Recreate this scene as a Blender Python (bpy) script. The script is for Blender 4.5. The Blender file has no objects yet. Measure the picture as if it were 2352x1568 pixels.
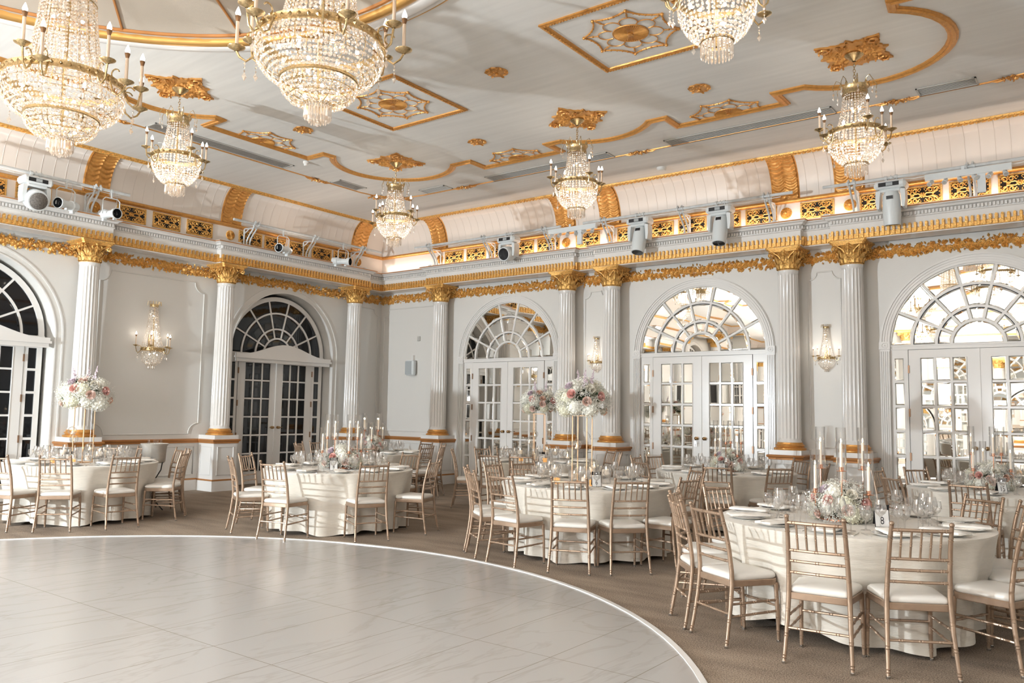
import bpy, math, random
from math import sin, cos, pi, radians as rad, hypot, atan2, sqrt
from mathutils import Vector, Matrix
random.seed(7)
SC = bpy.context.scene
COL = SC.collection
# ---------------------------------------------------------------- camera
cam_d = bpy.data.cameras.new('camera'); cam = bpy.data.objects.new('camera', cam_d); COL.objects.link(cam)
cam_d.sensor_width = 36.0; cam_d.lens = 28.513; cam_d.clip_start = 0.05; cam_d.clip_end = 100
CAM = Vector((14.0969, -13.4864, 1.58))
_r = Vector((0.79920856, 0.6008175, 0.01685276)); _u = Vector((0.03815458, -0.07869554, 0.99616828)); _f = Vector((-0.59984157, 0.7955032, 0.08581809))
cam.matrix_world = Matrix(((_r.x, _u.x, -_f.x, CAM.x), (_r.y, _u.y, -_f.y, CAM.y), (_r.z, _u.z, -_f.z, CAM.z), (0, 0, 0, 1)))
SC.camera = cam
# ---------------------------------------------------------------- view, world, lights
vs = SC.view_settings
vs.view_transform = 'Standard'; vs.look = 'None'; vs.gamma = 1.0; vs.use_curve_mapping = False
vs.exposure = 0.42
wd = bpy.data.worlds.new('night'); SC.world = wd; wd.use_nodes = True
wd.node_tree.nodes['Background'].inputs[0].default_value = (0.05, 0.06, 0.09, 1)
wd.node_tree.nodes['Background'].inputs[1].default_value = 0.25

def light(name, kind, loc, energy, color, size=0.1, target=None, size_y=None, spot=None, blend=0.3, spread=None):
    d = bpy.data.lights.new(name, kind); d.energy = energy; d.color = color
    if kind == 'AREA':
        d.size = size
        if size_y: d.shape = 'RECTANGLE'; d.size_y = size_y
        if spread: d.spread = spread
    else:
        d.shadow_soft_size = size
    if kind == 'SPOT': d.spot_size = spot; d.spot_blend = blend
    o = bpy.data.objects.new(name, d); COL.objects.link(o); o.location = loc
    if target is not None:
        o.rotation_euler = (Vector(target) - Vector(loc)).to_track_quat('-Z', 'Y').to_euler()
    return o
# the photographer's off-camera flash on a stand at the far side of the dance floor
light('flash', 'SPOT', (2.75, -17.3, 1.95), 3500, (0.85, 0.94, 1.0), 0.10, (8.5, -2.0, 3.0), spot=rad(125), blend=0.5)
# second, weaker strobe left of the camera
light('flash_fill', 'SPOT', (11.2, -15.4, 2.05), 330, (0.97, 0.98, 1.0), 0.12, (9.3, -3.0, 4.2), spot=rad(120), blend=0.5)
# added fill lamp behind the camera aimed at the ceiling for soft bounced light
light('added_bounce_fill', 'SPOT', (9.0, -18.5, 1.2), 12800, (0.94, 0.965, 1.0), 0.2, (8.6, -18.2, 5.8), spot=rad(130), blend=0.9)
WARM = (1.0, 0.90, 0.80)

# ---------------------------------------------------------------- materials
def nm(name):
    m = bpy.data.materials.new(name); m.use_nodes = True
    return m, m.node_tree, m.node_tree.nodes['Principled BSDF']
def P(name, col, rough=0.5, metal=0.0, noise=None, bump=None, spec=None, sheen=None, coat=None, emit=None):
    m, nt, b = nm(name)
    b.inputs['Base Color'].default_value = (*col, 1); b.inputs['Roughness'].default_value = rough
    b.inputs['Metallic'].default_value = metal
    if spec is not None: b.inputs['Specular IOR Level'].default_value = spec
    if sheen: b.inputs['Sheen Weight'].default_value = sheen
    if coat: b.inputs['Coat Weight'].default_value = coat; b.inputs['Coat Roughness'].default_value = 0.08
    if emit: b.inputs['Emission Color'].default_value = (*emit[0], 1); b.inputs['Emission Strength'].default_value = emit[1]
    L = nt.links
    tc = nt.nodes.new('ShaderNodeTexCoord')
    if noise:   # (scale, amount, stretch)
        n = nt.nodes.new('ShaderNodeTexNoise'); n.inputs['Scale'].default_value = noise[0]; n.inputs['Detail'].default_value = 4
        mp = nt.nodes.new('ShaderNodeMapping'); mp.inputs['Scale'].default_value = noise[2] if len(noise) > 2 else (1, 1, 1)
        L.new(tc.outputs['Object'], mp.inputs[0]); L.new(mp.outputs[0], n.inputs['Vector'])
        cr = nt.nodes.new('ShaderNodeValToRGB'); a = noise[1]
        cr.color_ramp.elements[0].position = 0.3; cr.color_ramp.elements[1].position = 0.7
        cr.color_ramp.elements[0].color = (col[0]*(1-a), col[1]*(1-a), col[2]*(1-a), 1)
        cr.color_ramp.elements[1].color = (min(1, col[0]*(1+a)), min(1, col[1]*(1+a)), min(1, col[2]*(1+a)), 1)
        L.new(n.outputs['Fac'], cr.inputs[0]); L.new(cr.outputs[0], b.inputs['Base Color'])
    if bump:    # (scale, strength, stretch, distance)
        n = nt.nodes.new('ShaderNodeTexNoise'); n.inputs['Scale'].default_value = bump[0]; n.inputs['Detail'].default_value = 3
        mp = nt.nodes.new('ShaderNodeMapping'); mp.inputs['Scale'].default_value = bump[2] if len(bump) > 2 else (1, 1, 1)
        L.new(tc.outputs['Object'], mp.inputs[0]); L.new(mp.outputs[0], n.inputs['Vector'])
        bp = nt.nodes.new('ShaderNodeBump'); bp.inputs['Strength'].default_value = bump[1]
        bp.inputs['Distance'].default_value = bump[3] if len(bump) > 3 else 0.01
        L.new(n.outputs['Fac'], bp.inputs['Height']); L.new(bp.outputs[0], b.inputs['Normal'])
    return m
def emission(name, col, s):
    m, nt, b = nm(name); nt.nodes.remove(b); e = nt.nodes.new('ShaderNodeEmission')
    e.inputs[0].default_value = (*col, 1); e.inputs[1].default_value = s
    nt.links.new(e.outputs[0], nt.nodes['Material Output'].inputs[0]); return m
def thin_glass(name, tint=(1, 1, 1), refl=1.0, base=0.06, rough=0.0):
    m, nt, b = nm(name); nt.nodes.remove(b); N = nt.nodes; L = nt.links
    t = N.new('ShaderNodeBsdfTransparent'); t.inputs[0].default_value = (*tint, 1)
    g = N.new('ShaderNodeBsdfGlossy'); g.inputs['Roughness'].default_value = rough
    lw = N.new('ShaderNodeLayerWeight'); lw.inputs[0].default_value = 0.35
    ma = N.new('ShaderNodeMath'); ma.operation = 'MULTIPLY_ADD'; ma.inputs[1].default_value = refl; ma.inputs[2].default_value = base; ma.use_clamp = True
    mx = N.new('ShaderNodeMixShader')
    L.new(lw.outputs['Facing'], ma.inputs[0]); L.new(ma.outputs[0], mx.inputs[0]); L.new(t.outputs[0], mx.inputs[1]); L.new(g.outputs[0], mx.inputs[2])
    L.new(mx.outputs[0], N['Material Output'].inputs[0]); return m
def crystal(name):
    m, nt, b = nm(name); nt.nodes.remove(b); N = nt.nodes; L = nt.links
    t = N.new('ShaderNodeBsdfTransparent'); t.inputs[0].default_value = (1, .96, .92, 1)
    g = N.new('ShaderNodeBsdfGlossy'); g.inputs['Roughness'].default_value = 0.04; g.inputs[0].default_value = (1, .97, .93, 1)
    r = N.new('ShaderNodeBsdfTranslucent'); r.inputs[0].default_value = (1, .95, .9, 1)
    m1 = N.new('ShaderNodeMixShader'); m1.inputs[0].default_value = 0.24; m2 = N.new('ShaderNodeMixShader'); m2.inputs[0].default_value = 0.42
    L.new(g.outputs[0], m1.inputs[1]); L.new(r.outputs[0], m1.inputs[2])
    L.new(m1.outputs[0], m2.inputs[2]); L.new(t.outputs[0], m2.inputs[1]); m2.inputs[0].default_value = 0.66
    L.new(m2.outputs[0], N['Material Output'].inputs[0]); return m

M = {}
M['wall'] = P('painted wall', (0.70, 0.685, 0.65), 0.45, bump=(60, 0.08))
M['trim'] = P('gloss white trim', (0.76, 0.745, 0.72), 0.2)
M['column'] = P('gloss white column paint', (0.71, 0.69, 0.66), 0.16)
M['cove'] = P('cove paint', (0.74, 0.68, 0.62), 0.4)
M['frieze'] = P('blush frieze paint', (0.76, 0.70, 0.64), 0.5)
M['ceiling'] = P('ceiling wallcovering', (0.70, 0.69, 0.66), 0.6, noise=(1.2, 0.05, (0.6, 8, 1)), bump=(90, 0.05))
M['dome'] = P('dome fabric', (0.40, 0.345, 0.28), 0.8, bump=(250, 0.3))
M['gold'] = P('gold leaf paint', (0.64, 0.315, 0.085), 0.36, 0.5, noise=(25, 0.12), bump=(45, 0.35))
M['goldring'] = P('smooth gilt ring', (0.66, 0.38, 0.12), 0.28, 0.7)
M['goldcarve'] = P('carved gilding', (0.74, 0.43, 0.13), 0.34, 0.55, noise=(40, 0.3), bump=(70, 0.6))
M['goldline'] = P('bronze paint line', (0.50, 0.22, 0.07), 0.35, 0.3)
M['brass'] = P('polished brass', (0.58, 0.44, 0.24), 0.30, 1.0, noise=(60, 0.3))
M['dark'] = P('dark void', (0.012, 0.010, 0.009), 0.7)
M['mirror'] = P('mirror glass', (0.93, 0.93, 0.90), 0.012, 1.0)
M['night'] = P('night glass', (0.006, 0.007, 0.009), 0.03, spec=0.6)
M['chair'] = P('champagne gold chair paint', (0.37, 0.262, 0.185), 0.32, 0.5, noise=(14, 0.12))
M['cushion'] = P('ivory vinyl cushion', (0.72, 0.695, 0.65), 0.4, bump=(12, 0.05))
M['foot'] = P('steel glide', (0.5, 0.48, 0.45), 0.25, 1.0)
M['cloth'] = P('champagne linen', (0.66, 0.615, 0.54), 0.6, sheen=0.3, noise=(9, 0.04, (1, 1, 6)), bump=(30, 0.30, (1, 1, 7)))
M['plate'] = P('white china', (0.78, 0.775, 0.76), 0.15)
M['napkin'] = P('ivory napkin', (0.84, 0.81, 0.76), 0.7, bump=(30, 0.3))
M['steel'] = P('silver steel', (0.85, 0.84, 0.81), 0.36, 0.75, noise=(5, 0.15))
M['black'] = P('black', (0.015, 0.015, 0.017), 0.4)
M['lens'] = P('dark lens', (0.02, 0.022, 0.025), 0.06)
M['frost'] = P('frosted lens', (0.16, 0.145, 0.13), 0.35, noise=(60, 0.5))
M['rig'] = P('grey white rig paint', (0.58, 0.60, 0.60), 0.4, noise=(12, 0.08))
M['fixture'] = P('fixture white plastic', (0.70, 0.74, 0.75), 0.38)
M['rosegold'] = P('rose gold paint', (0.66, 0.44, 0.27), 0.35, 0.5)
M['copper'] = P('rose gold metal', (0.78, 0.42, 0.28), 0.22, 1.0)
M['wax'] = P('ivory candle wax', (0.88, 0.80, 0.70), 0.5, emit=((1, .72, .45), 0.06))
M['candlecard'] = P('candle sleeve', (0.72, 0.58, 0.45), 0.5)
M['socket'] = P('bronze socket', (0.25, 0.14, 0.07), 0.4, 0.7)
M['flame'] = emission('flame', (1.0, 0.74, 0.42), 28)
M['bulb'] = emission('bulb', (1.0, 0.90, 0.76), 9)
M['glass'] = thin_glass('thin clear glass', (0.99, 0.99, 0.99), 1.0, 0.15)
M['tube'] = thin_glass('clear tube glass', (0.995, 0.995, 0.995), 0.7, 0.02)
M['globe'] = thin_glass('clear globe glass', (0.98, 0.98, 0.97), 0.7, 0.05)
M['crystal'] = crystal('cut crystal')
M['card'] = P('white card', (0.80, 0.80, 0.79), 0.6)
M['ink'] = P('black ink', (0.02, 0.02, 0.025), 0.6)
M['hyd'] = P('white hydrangea', (0.84, 0.84, 0.76), 0.7, noise=(25, 0.08))
M['hydg'] = P('cream hydrangea', (0.76, 0.75, 0.60), 0.7, noise=(25, 0.1))
M['rose'] = P('pink rose', (0.80, 0.47, 0.42), 0.6)
M['blush'] = P('blush rose', (0.82, 0.62, 0.54), 0.6)
M['peach'] = P('peach rose', (0.78, 0.50, 0.38), 0.6)
M['wrose'] = P('ivory rose', (0.84, 0.80, 0.70), 0.6)
M['lilac'] = P('pale lilac stock', (0.66, 0.56, 0.62), 0.7)
M['breath'] = P('babys breath', (0.74, 0.73, 0.68), 0.8)
M['leaf'] = P('dark leaf', (0.045, 0.075, 0.035), 0.5, noise=(30, 0.3))
M['hinge'] = P('bronze hinge', (0.30, 0.18, 0.11), 0.4, 0.6)
M['knob'] = P('aged brass knob', (0.40, 0.26, 0.13), 0.3, 1.0)
M['vent'] = P('vent grey', (0.50, 0.49, 0.46), 0.5)
M['grey'] = P('grey speaker grille', (0.40, 0.43, 0.44), 0.5)
M['smoke'] = P('detector plastic', (0.72, 0.71, 0.68), 0.5)
M['amber'] = P('amber votive', (0.75, 0.42, 0.16), 0.3, emit=((1, .5, .15), 0.35))

def carpet_mat():
    m, nt, b = nm('taupe carpet'); N = nt.nodes; L = nt.links
    tc = N.new('ShaderNodeTexCoord'); mp = N.new('ShaderNodeMapping'); mp.inputs['Scale'].default_value = (0.7, 2.6, 1); mp.inputs['Rotation'].default_value = (0, 0, 0.5)
    n1 = N.new('ShaderNodeTexNoise'); n1.inputs['Scale'].default_value = 1.6; n1.inputs['Detail'].default_value = 5
    n2 = N.new('ShaderNodeTexNoise'); n2.inputs['Scale'].default_value = 110; n2.inputs['Detail'].default_value = 2
    L.new(tc.outputs['Object'], mp.inputs[0]); L.new(mp.outputs[0], n1.inputs[0]); L.new(tc.outputs['Object'], n2.inputs[0])
    mix = N.new('ShaderNodeMath'); mix.operation = 'MULTIPLY_ADD'; mix.inputs[1].default_value = 0.7
    L.new(n2.outputs[0], mix.inputs[0])
    m5 = N.new('ShaderNodeMath'); m5.operation = 'MULTIPLY'; m5.inputs[1].default_value = 0.3; L.new(n1.outputs[0], m5.inputs[0]); L.new(m5.outputs[0], mix.inputs[2])
    cr = N.new('ShaderNodeValToRGB'); e = cr.color_ramp.elements; e[0].position = 0.38; e[0].color = (0.125, 0.090, 0.065, 1); e[1].position = 0.62; e[1].color = (0.40, 0.315, 0.235, 1)
    L.new(mix.outputs[0], cr.inputs[0]); L.new(cr.outputs[0], b.inputs['Base Color']); b.inputs['Roughness'].default_value = 0.95
    bp = N.new('ShaderNodeBump'); bp.inputs['Strength'].default_value = 0.35; bp.inputs['Distance'].default_value = 0.01
    L.new(n2.outputs[0], bp.inputs['Height']); L.new(bp.outputs[0], b.inputs['Normal']); return m
def marble_mat():
    m, nt, b = nm('marble look dance floor'); N = nt.nodes; L = nt.links
    tc = N.new('ShaderNodeTexCoord'); sep = N.new('ShaderNodeSeparateXYZ'); L.new(tc.outputs['Object'], sep.inputs[0])
    def mth(op, a, b_=None, c=None):
        n = N.new('ShaderNodeMath'); n.operation = op
        for i, x in enumerate((a, b_, c)):
            if x is None: continue
            if isinstance(x, (int, float)): n.inputs[i].default_value = x
            else: L.new(x, n.inputs[i])
        return n.outputs[0]
    def seam(out, off, pitch, w):
        a = mth('ADD', out, -off); a = mth('PINGPONG', a, pitch/2); return mth('LESS_THAN', a, w)
    s = mth('MAXIMUM', seam(sep.outputs[0], 5.58, 0.612, 0.0028), seam(sep.outputs[1], -9.03, 1.235, 0.0028))
    mp = N.new('ShaderNodeMapping'); mp.inputs['Rotation'].default_value = (0, 0, 0.35); mp.inputs['Scale'].default_value = (3.2, 0.8, 1)
    L.new(tc.outputs['Object'], mp.inputs[0])
    n1 = N.new('ShaderNodeTexNoise'); n1.inputs['Scale'].default_value = 0.9; n1.inputs['Detail'].default_value = 7; n1.inputs['Distortion'].default_value = 1.3
    L.new(mp.outputs[0], n1.inputs[0])
    v = mth('ABSOLUTE', mth('SUBTRACT', n1.outputs[0], 0.5)); 
    cr = N.new('ShaderNodeValToRGB'); e = cr.color_ramp.elements; e[0].position = 0.0; e[0].color = (0.31, 0.295, 0.275, 1); e[1].position = 0.03; e[1].color = (0.385, 0.372, 0.36, 1)
    L.new(v, cr.inputs[0])
    n3 = N.new('ShaderNodeTexNoise'); n3.inputs['Scale'].default_value = 1.1; n3.inputs['Detail'].default_value = 3; L.new(tc.outputs['Object'], n3.inputs[0])
    mx0 = N.new('ShaderNodeMix'); mx0.data_type = 'RGBA'; L.new(n3.outputs[0], mx0.inputs[0]); L.new(cr.outputs[0], mx0.inputs[6]); mx0.inputs[7].default_value = (0.395, 0.38, 0.37, 1)
    mx = N.new('ShaderNodeMix'); mx.data_type = 'RGBA'; L.new(s, mx.inputs[0]); L.new(mx0.outputs[2], mx.inputs[6]); mx.inputs[7].default_value = (0.22, 0.19, 0.16, 1)
    L.new(mx.outputs[2], b.inputs['Base Color']); b.inputs['Roughness'].default_value = 0.22; b.inputs['Specular IOR Level'].default_value = 0.4
    return m
M['carpet'] = carpet_mat(); M['marble'] = marble_mat()

# ---------------------------------------------------------------- mesh builder
class MB:
    def __init__(s, mat=None): s.v = []; s.f = []; s.x = Matrix.Identity(4)
    def add(s, vs_, fs, x=None):
        n = len(s.v); X = s.x if x is None else s.x @ x
        s.v += [tuple(X @ Vector(p)) for p in vs_]; s.f += [tuple(i+n for i in q) for q in fs]
    def box(s, c, d, x=None):
        cx, cy, cz = c; a, b, h = d[0]/2, d[1]/2, d[2]/2
        vs_ = [(cx+i*a, cy+j*b, cz+k*h) for k in (-1, 1) for j in (-1, 1) for i in (-1, 1)]
        s.add(vs_, [(0, 2, 3, 1), (4, 5, 7, 6), (0, 1, 5, 4), (2, 6, 7, 3), (0, 4, 6, 2), (1, 3, 7, 5)], x)
    def bx(s, x0, x1, y0, y1, z0, z1): s.box(((x0+x1)/2, (y0+y1)/2, (z0+z1)/2), (abs(x1-x0), abs(y1-y0), abs(z1-z0)))
    def rbox(s, c, d, r=0.01, x=None):   # box with chamfered vertical and top edges
        cx, cy, cz = c; a, b, h = d[0]/2, d[1]/2, d[2]/2; r = min(r, a*.9, b*.9, h*.9)
        def ring(z, i):
            return [(cx-a+i, cy-b+r, z), (cx-a+r, cy-b+i, z), (cx+a-r, cy-b+i, z), (cx+a-i, cy-b+r, z), (cx+a-i, cy+b-r, z), (cx+a-r, cy+b-i, z), (cx-a+r, cy+b-i, z), (cx-a+i, cy+b-r, z)]
        vs_ = ring(cz-h, r*.7)+ring(cz-h+r, 0)+ring(cz+h-r, 0)+ring(cz+h, r*.7); fs = [tuple(range(7, -1, -1)), tuple(range(24, 32))]
        for k in range(3):
            for i in range(8): fs.append((k*8+i, k*8+(i+1) % 8, (k+1)*8+(i+1) % 8, (k+1)*8+i))
        s.add(vs_, fs, x)
    def lathe(s, prof, n=24, c=(0, 0, 0), x=None, mod=None, cap=True, a0=0, a1=2*pi):
        vs_ = []; fs = []; full = abs(a1-a0-2*pi) < 1e-6; m = n if full else n+1
        for (r, z) in prof:
            for k in range(m):
                a = a0+(a1-a0)*k/n; rr = r*(mod(a, z) if mod else 1)
                vs_.append((c[0]+rr*cos(a), c[1]+rr*sin(a), c[2]+z))
        for i in range(len(prof)-1):
            for k in range(n):
                k2 = (k+1) % m if full else k+1
                fs.append((i*m+k, i*m+k2, (i+1)*m+k2, (i+1)*m+k))
        if cap and full:
            if prof[0][0] > 1e-4: fs.append(tuple(range(m-1, -1, -1)))
            if prof[-1][0] > 1e-4: fs.append(tuple(range((len(prof)-1)*m, len(prof)*m)))
        s.add(vs_, fs, x)
    def tube(s, pts, r, n=6, closed=False, x=None, cap=True):
        pts = [Vector(p) for p in pts]; N = len(pts); vs_ = []; fs = []
        R = r if isinstance(r, (list, tuple)) else [r]*N
        up = None
        for i, p in enumerate(pts):
            if closed: t = pts[(i+1) % N]-pts[i-1]
            else: t = pts[min(i+1, N-1)]-pts[max(i-1, 0)]
            if t.length < 1e-9: t = Vector((0, 0, 1))
            t.normalize()
            if up is None:
                up = Vector((0, 0, 1)) if abs(t.z) < 0.9 else Vector((1, 0, 0))
            a = up-t*up.dot(t)
            if a.length < 1e-5: a = t.orthogonal()
            a.normalize(); up = a; b = t.cross(a)
            for k in range(n):
                an = 2*pi*k/n; vs_.append(p+(a*cos(an)+b*sin(an))*R[i])
        for i in range(N if closed else N-1):
            j = (i+1) % N
            for k in range(n): fs.append((i*n+k, i*n+(k+1) % n, j*n+(k+1) % n, j*n+k))
        if not closed and cap: fs.append(tuple(range(n-1, -1, -1))); fs.append(tuple(range((N-1)*n, N*n)))
        s.add(vs_, fs, x)
    def sweep(s, path, prof, closed=False, cl=False):
        """path: 2d points; prof: (offset to the LEFT of travel, z). mitred."""
        N = len(path); m = len(prof); vs_ = []; fs = []
        for i in range(N):
            p = Vector(path[i]); 
            d0 = (p-Vector(path[i-1])) if (i > 0 or closed) else None
            d1 = (Vector(path[(i+1) % N])-p) if (i < N-1 or closed) else None
            if d0 is None: d0 = d1
            if d1 is None: d1 = d0
            n0 = Vector((-d0.y, d0.x)).normalized(); n1 = Vector((-d1.y, d1.x)).normalized()
            b = n0+n1
            if b.length < 1e-6: b = n0.copy()
            b.normalize(); k = 1/max(0.3, b.dot(n0))
            for (o, z) in prof: q = p+b*(o*k); vs_.append((q.x, q.y, z))
        for i in range(N if closed else N-1):
            j = (i+1) % N
            for k in range(m-1 if not cl else m):
                k2 = (k+1) % m; fs.append((i*m+k, j*m+k, j*m+k2, i*m+k2))
        s.add(vs_, fs)
    def octa(s, c, r, h=None, a=0.0):
        h = h or r; x, y, z = c; ca, sa = cos(a)*r, sin(a)*r
        s.add([(x, y, z-h), (x+ca, y+sa, z), (x-sa, y+ca, z), (x-ca, y-sa, z), (x+sa, y-ca, z), (x, y, z+h)],
              [(0, 2, 1), (0, 3, 2), (0, 4, 3), (0, 1, 4), (5, 1, 2), (5, 2, 3), (5, 3, 4), (5, 4, 1)])
    def bead(s, c, nx, ny, nz, r):   # octagonal cut disc facing outwards
        n = Vector((nx, ny, nz)).normalized(); u = n.orthogonal().normalized(); v = n.cross(u); c = Vector(c); q = len(s.v)
        s.v += [tuple(s.x @ (c+n*r*.5)), tuple(s.x @ (c-n*r*.5))]+[tuple(s.x @ (c+(u*cos(pi*k/3.5)+v*sin(pi*k/3.5))*r)) for k in range(7)]
        for k in range(7): a, e = q+2+k, q+2+(k+1) % 7; s.f += [(q, a, e), (q+1, e, a)]
    def prism(s, pts, z0, z1, x=None):   # closed 2d outline extruded in z
        n = len(pts); s.add([(p[0], p[1], z0) for p in pts]+[(p[0], p[1], z1) for p in pts],
            [tuple(range(n-1, -1, -1)), tuple(range(n, 2*n))]+[(i, (i+1) % n, n+(i+1) % n, n+i) for i in range(n)], x)
    def ball(s, c, r, n=10, m=6, sz=1.0, x=None):
        s.lathe([(r*sin(pi*i/m) if 0 < i < m else 1e-5, -r*sz*cos(pi*i/m)) for i in range(m+1)], n, c, x)
    def build(s, name, mat, parent=None, smooth=None, loc=None, rz=None):
        me = bpy.data.meshes.new(name); me.from_pydata(s.v, [], s.f); me.update()
        if isinstance(mat, str): mat = M[mat]
        me.materials.append(mat)
        if smooth:
            me.polygons.foreach_set('use_smooth', [True]*len(me.polygons)); me.update()
            try: me.set_sharp_from_angle(angle=rad(smooth if smooth is not True else 40))
            except Exception: pass
        o = bpy.data.objects.new(name, me); COL.objects.link(o)
        if parent: o.parent = parent
        if loc: o.location = loc
        if rz is not None: o.rotation_euler.z = rz
        return o
def fixn(o):  # make normals consistent
    import bmesh
    bm = bmesh.new(); bm.from_mesh(o.data); bmesh.ops.recalc_face_normals(bm, faces=bm.faces); bm.to_mesh(o.data); bm.free(); return o
def tag(o, label=None, cat=None, group=None, kind=None):
    if label: o['label'] = label
    if cat: o['category'] = cat
    if group: o['group'] = group
    if kind: o['kind'] = kind
    return o
def thing(name, label, cat, loc=(0, 0, 0), rz=0, group=None):
    o = bpy.data.objects.new(name, None); COL.objects.link(o); o.empty_display_size = 0.1
    o.location = loc; o.rotation_euler = (0, 0, rz); return tag(o, label, cat, group)
def struct(o): o['kind'] = 'structure'; return o
def dup(root, loc=None, rz=None, label=None, group=None, parent=None):
    r = root.copy(); COL.objects.link(r)
    if parent is not None: r.parent = parent
    if loc is not None: r.location = loc
    if rz is not None: r.rotation_euler.z = rz
    if label: r['label'] = label
    if group: r['group'] = group
    for ch in list(root.children): dup(ch, parent=r)
    return r
class Maker:
    """first use moves the prototype itself, later uses copy it"""
    def __init__(s, fn): s.fn = fn; s.p = None
    def __call__(s, loc, rz, label, group=None, scale=None):
        if s.p is None: s.p = s.fn(); o = s.p; o.location = loc; o.rotation_euler.z = rz
        else: o = dup(s.p, loc, rz)
        o['label'] = label
        if group: o['group'] = group
        if scale: o.scale = (scale,)*3
        return o
ORD = ['leftmost', 'second', 'third', 'fourth', 'fifth', 'sixth', 'seventh', 'eighth', 'ninth', 'tenth', 'eleventh', 'twelfth', 'thirteenth', 'fourteenth', 'fifteenth', 'sixteenth']
def px(p):   # horizontal screen position, only used to word the labels
    d = Vector(p)-CAM; return d.dot(_r)/max(0.1, d.dot(_f))
XMAX = 16.08; YMIN = -22.6
def wl(w, s, d, z):      # wall frame -> world; w 'R' right wall (y=0) or 'L' left wall (x=0)
    return (s, -d, z) if w == 'R' else (d, s, z)
WR = {'R': 0.0, 'L': pi/2}
# ================================================================ ROOM
DOOR_R = [3.81, 8.125, 12.435]; COL_R = [2.15, 5.47, 6.47, 9.78, 10.78, 14.09]
DOOR_L = [-2.74, -8.65]; COL_L = [-1.09, -4.39, -7.0, -10.3]
YC = YMIN/2
DOOR_L2 = [YMIN-d for d in DOOR_L]; COL_L2 = [YMIN-c for c in COL_L]
SPR = 2.69
def wallmesh(name, s0, s1, centres, a, depth, loc, rz, top=4.8):
    b = MB(); x = s0; n = 28
    for c in sorted(centres):
        b.add([(x, 0, 0), (c-a, 0, 0), (c-a, 0, top), (x, 0, top)], [(0, 1, 2, 3)])
        arc = [(c-a*cos(pi*k/n), SPR+a*sin(pi*k/n)) for k in range(n+1)]
        for k in range(n):
            (x0, z0), (x1, z1) = arc[k], arc[k+1]
            b.add([(x0, 0, z0), (x1, 0, z1), (x1, 0, top), (x0, 0, top)], [(0, 1, 2, 3)])
        full = [(c-a, 0)]+arc+[(c+a, 0)]
        for k in range(len(full)-1):
            (x0, z0), (x1, z1) = full[k], full[k+1]
            b.add([(x0, 0, z0), (x1, 0, z1), (x1, depth, z1), (x0, depth, z0)], [(0, 1, 2, 3)])
        x = c+a
    b.add([(x, 0, 0), (s1, 0, 0), (s1, 0, top), (x, 0, top)], [(0, 1, 2, 3)])
    return struct(b.build(name, 'wall', loc=loc, rz=rz))
wallmesh('wall_right', 0, XMAX, DOOR_R, 1.2, 0.10, (0, 0, 0), 0)
wallmesh('wall_left', YMIN, 0, DOOR_L+DOOR_L2, 1.29, 0.40, (0, 0, 0), pi/2)
wallmesh('wall_back', -XMAX, 0, [-d for d in DOOR_R], 1.2, 0.10, (0, YMIN, 0), pi)
wallmesh('wall_far', 0, -YMIN, [], 1.2, 0.1, (XMAX, 0, 0), -pi/2)
b = MB(); b.bx(-0.4, XMAX+.2, YMIN-.2, 0.2, -0.05, 0); struct(b.build('floor', 'carpet'))
# ---- dance floor
DC = (8.056, -11.555); DR = 4.855
b = MB(); b.lathe([(0.001, 0.010), (DR-0.05, 0.010)], 128, cap=False); df = b.build('dance_floor', 'marble', loc=(0, 0, 0))
for v in df.data.vertices: v.co.x += DC[0]; v.co.y += DC[1]
tag(df, 'round white marble-look dance floor in the middle of the brown carpet', 'dance floor')
b = MB(); b.lathe([(DR-0.05, 0.0), (DR-0.05, 0.018), (DR-0.008, 0.018), (DR, 0.0)], 128, (DC[0], DC[1], 0), cap=False)
b.build('edge_trim', 'plate', df, smooth=30)
# ---- plan outline of the entablature (gold face)
F_, R_ = 0.47, 0.33
def outline():
    p = []
    segs = []
    for (a_, b_) in ((COL_L2[3], COL_L2[2]), (COL_L2[1], COL_L2[0])): pass
    L = sorted([(-10.3, -7.0), (-4.39, -1.09), (YMIN+7.0, YMIN+10.3), (YMIN+1.09, YMIN+4.39)])
    p.append((R_, YMIN+R_))
    for a_, b_ in L: p += [(R_, a_-.27), (F_, a_-.27), (F_, b_+.27), (R_, b_+.27)]
    p.append((R_, -R_))
    for a_, b_ in ((2.15, 5.47), (6.47, 9.78), (10.78, 14.09)): p += [(a_-.27, -R_), (a_-.27, -F_), (b_+.27, -F_), (b_+.27, -R_)]
    p.append((XMAX-R_, -R_)); p.append((XMAX-R_, YMIN+R_))
    for a_, b_ in ((14.09, 10.78), (9.78, 6.47), (5.47, 2.15)): p += [(a_+.27, YMIN+R_), (a_+.27, YMIN+F_), (b_-.27, YMIN+F_), (b_-.27, YMIN+R_)]
    return p
OUT = outline()
# travel is clockwise seen from above -> the room lies to the RIGHT, so outward-from-room offsets are positive
b = MB()
b.sweep(OUT, [(0.33, 4.305), (-0.012, 4.305), (-0.012, 4.318), (0.0, 4.32), (0.0, 4.555), (-0.02, 4.565), (-0.02, 4.575), (0.0, 4.58), (0.0, 4.64), (-0.045, 4.65), (-0.06, 4.675), (-0.10, 4.69), (-0.105, 4.725), (0.33, 4.725)], closed=True)
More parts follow.
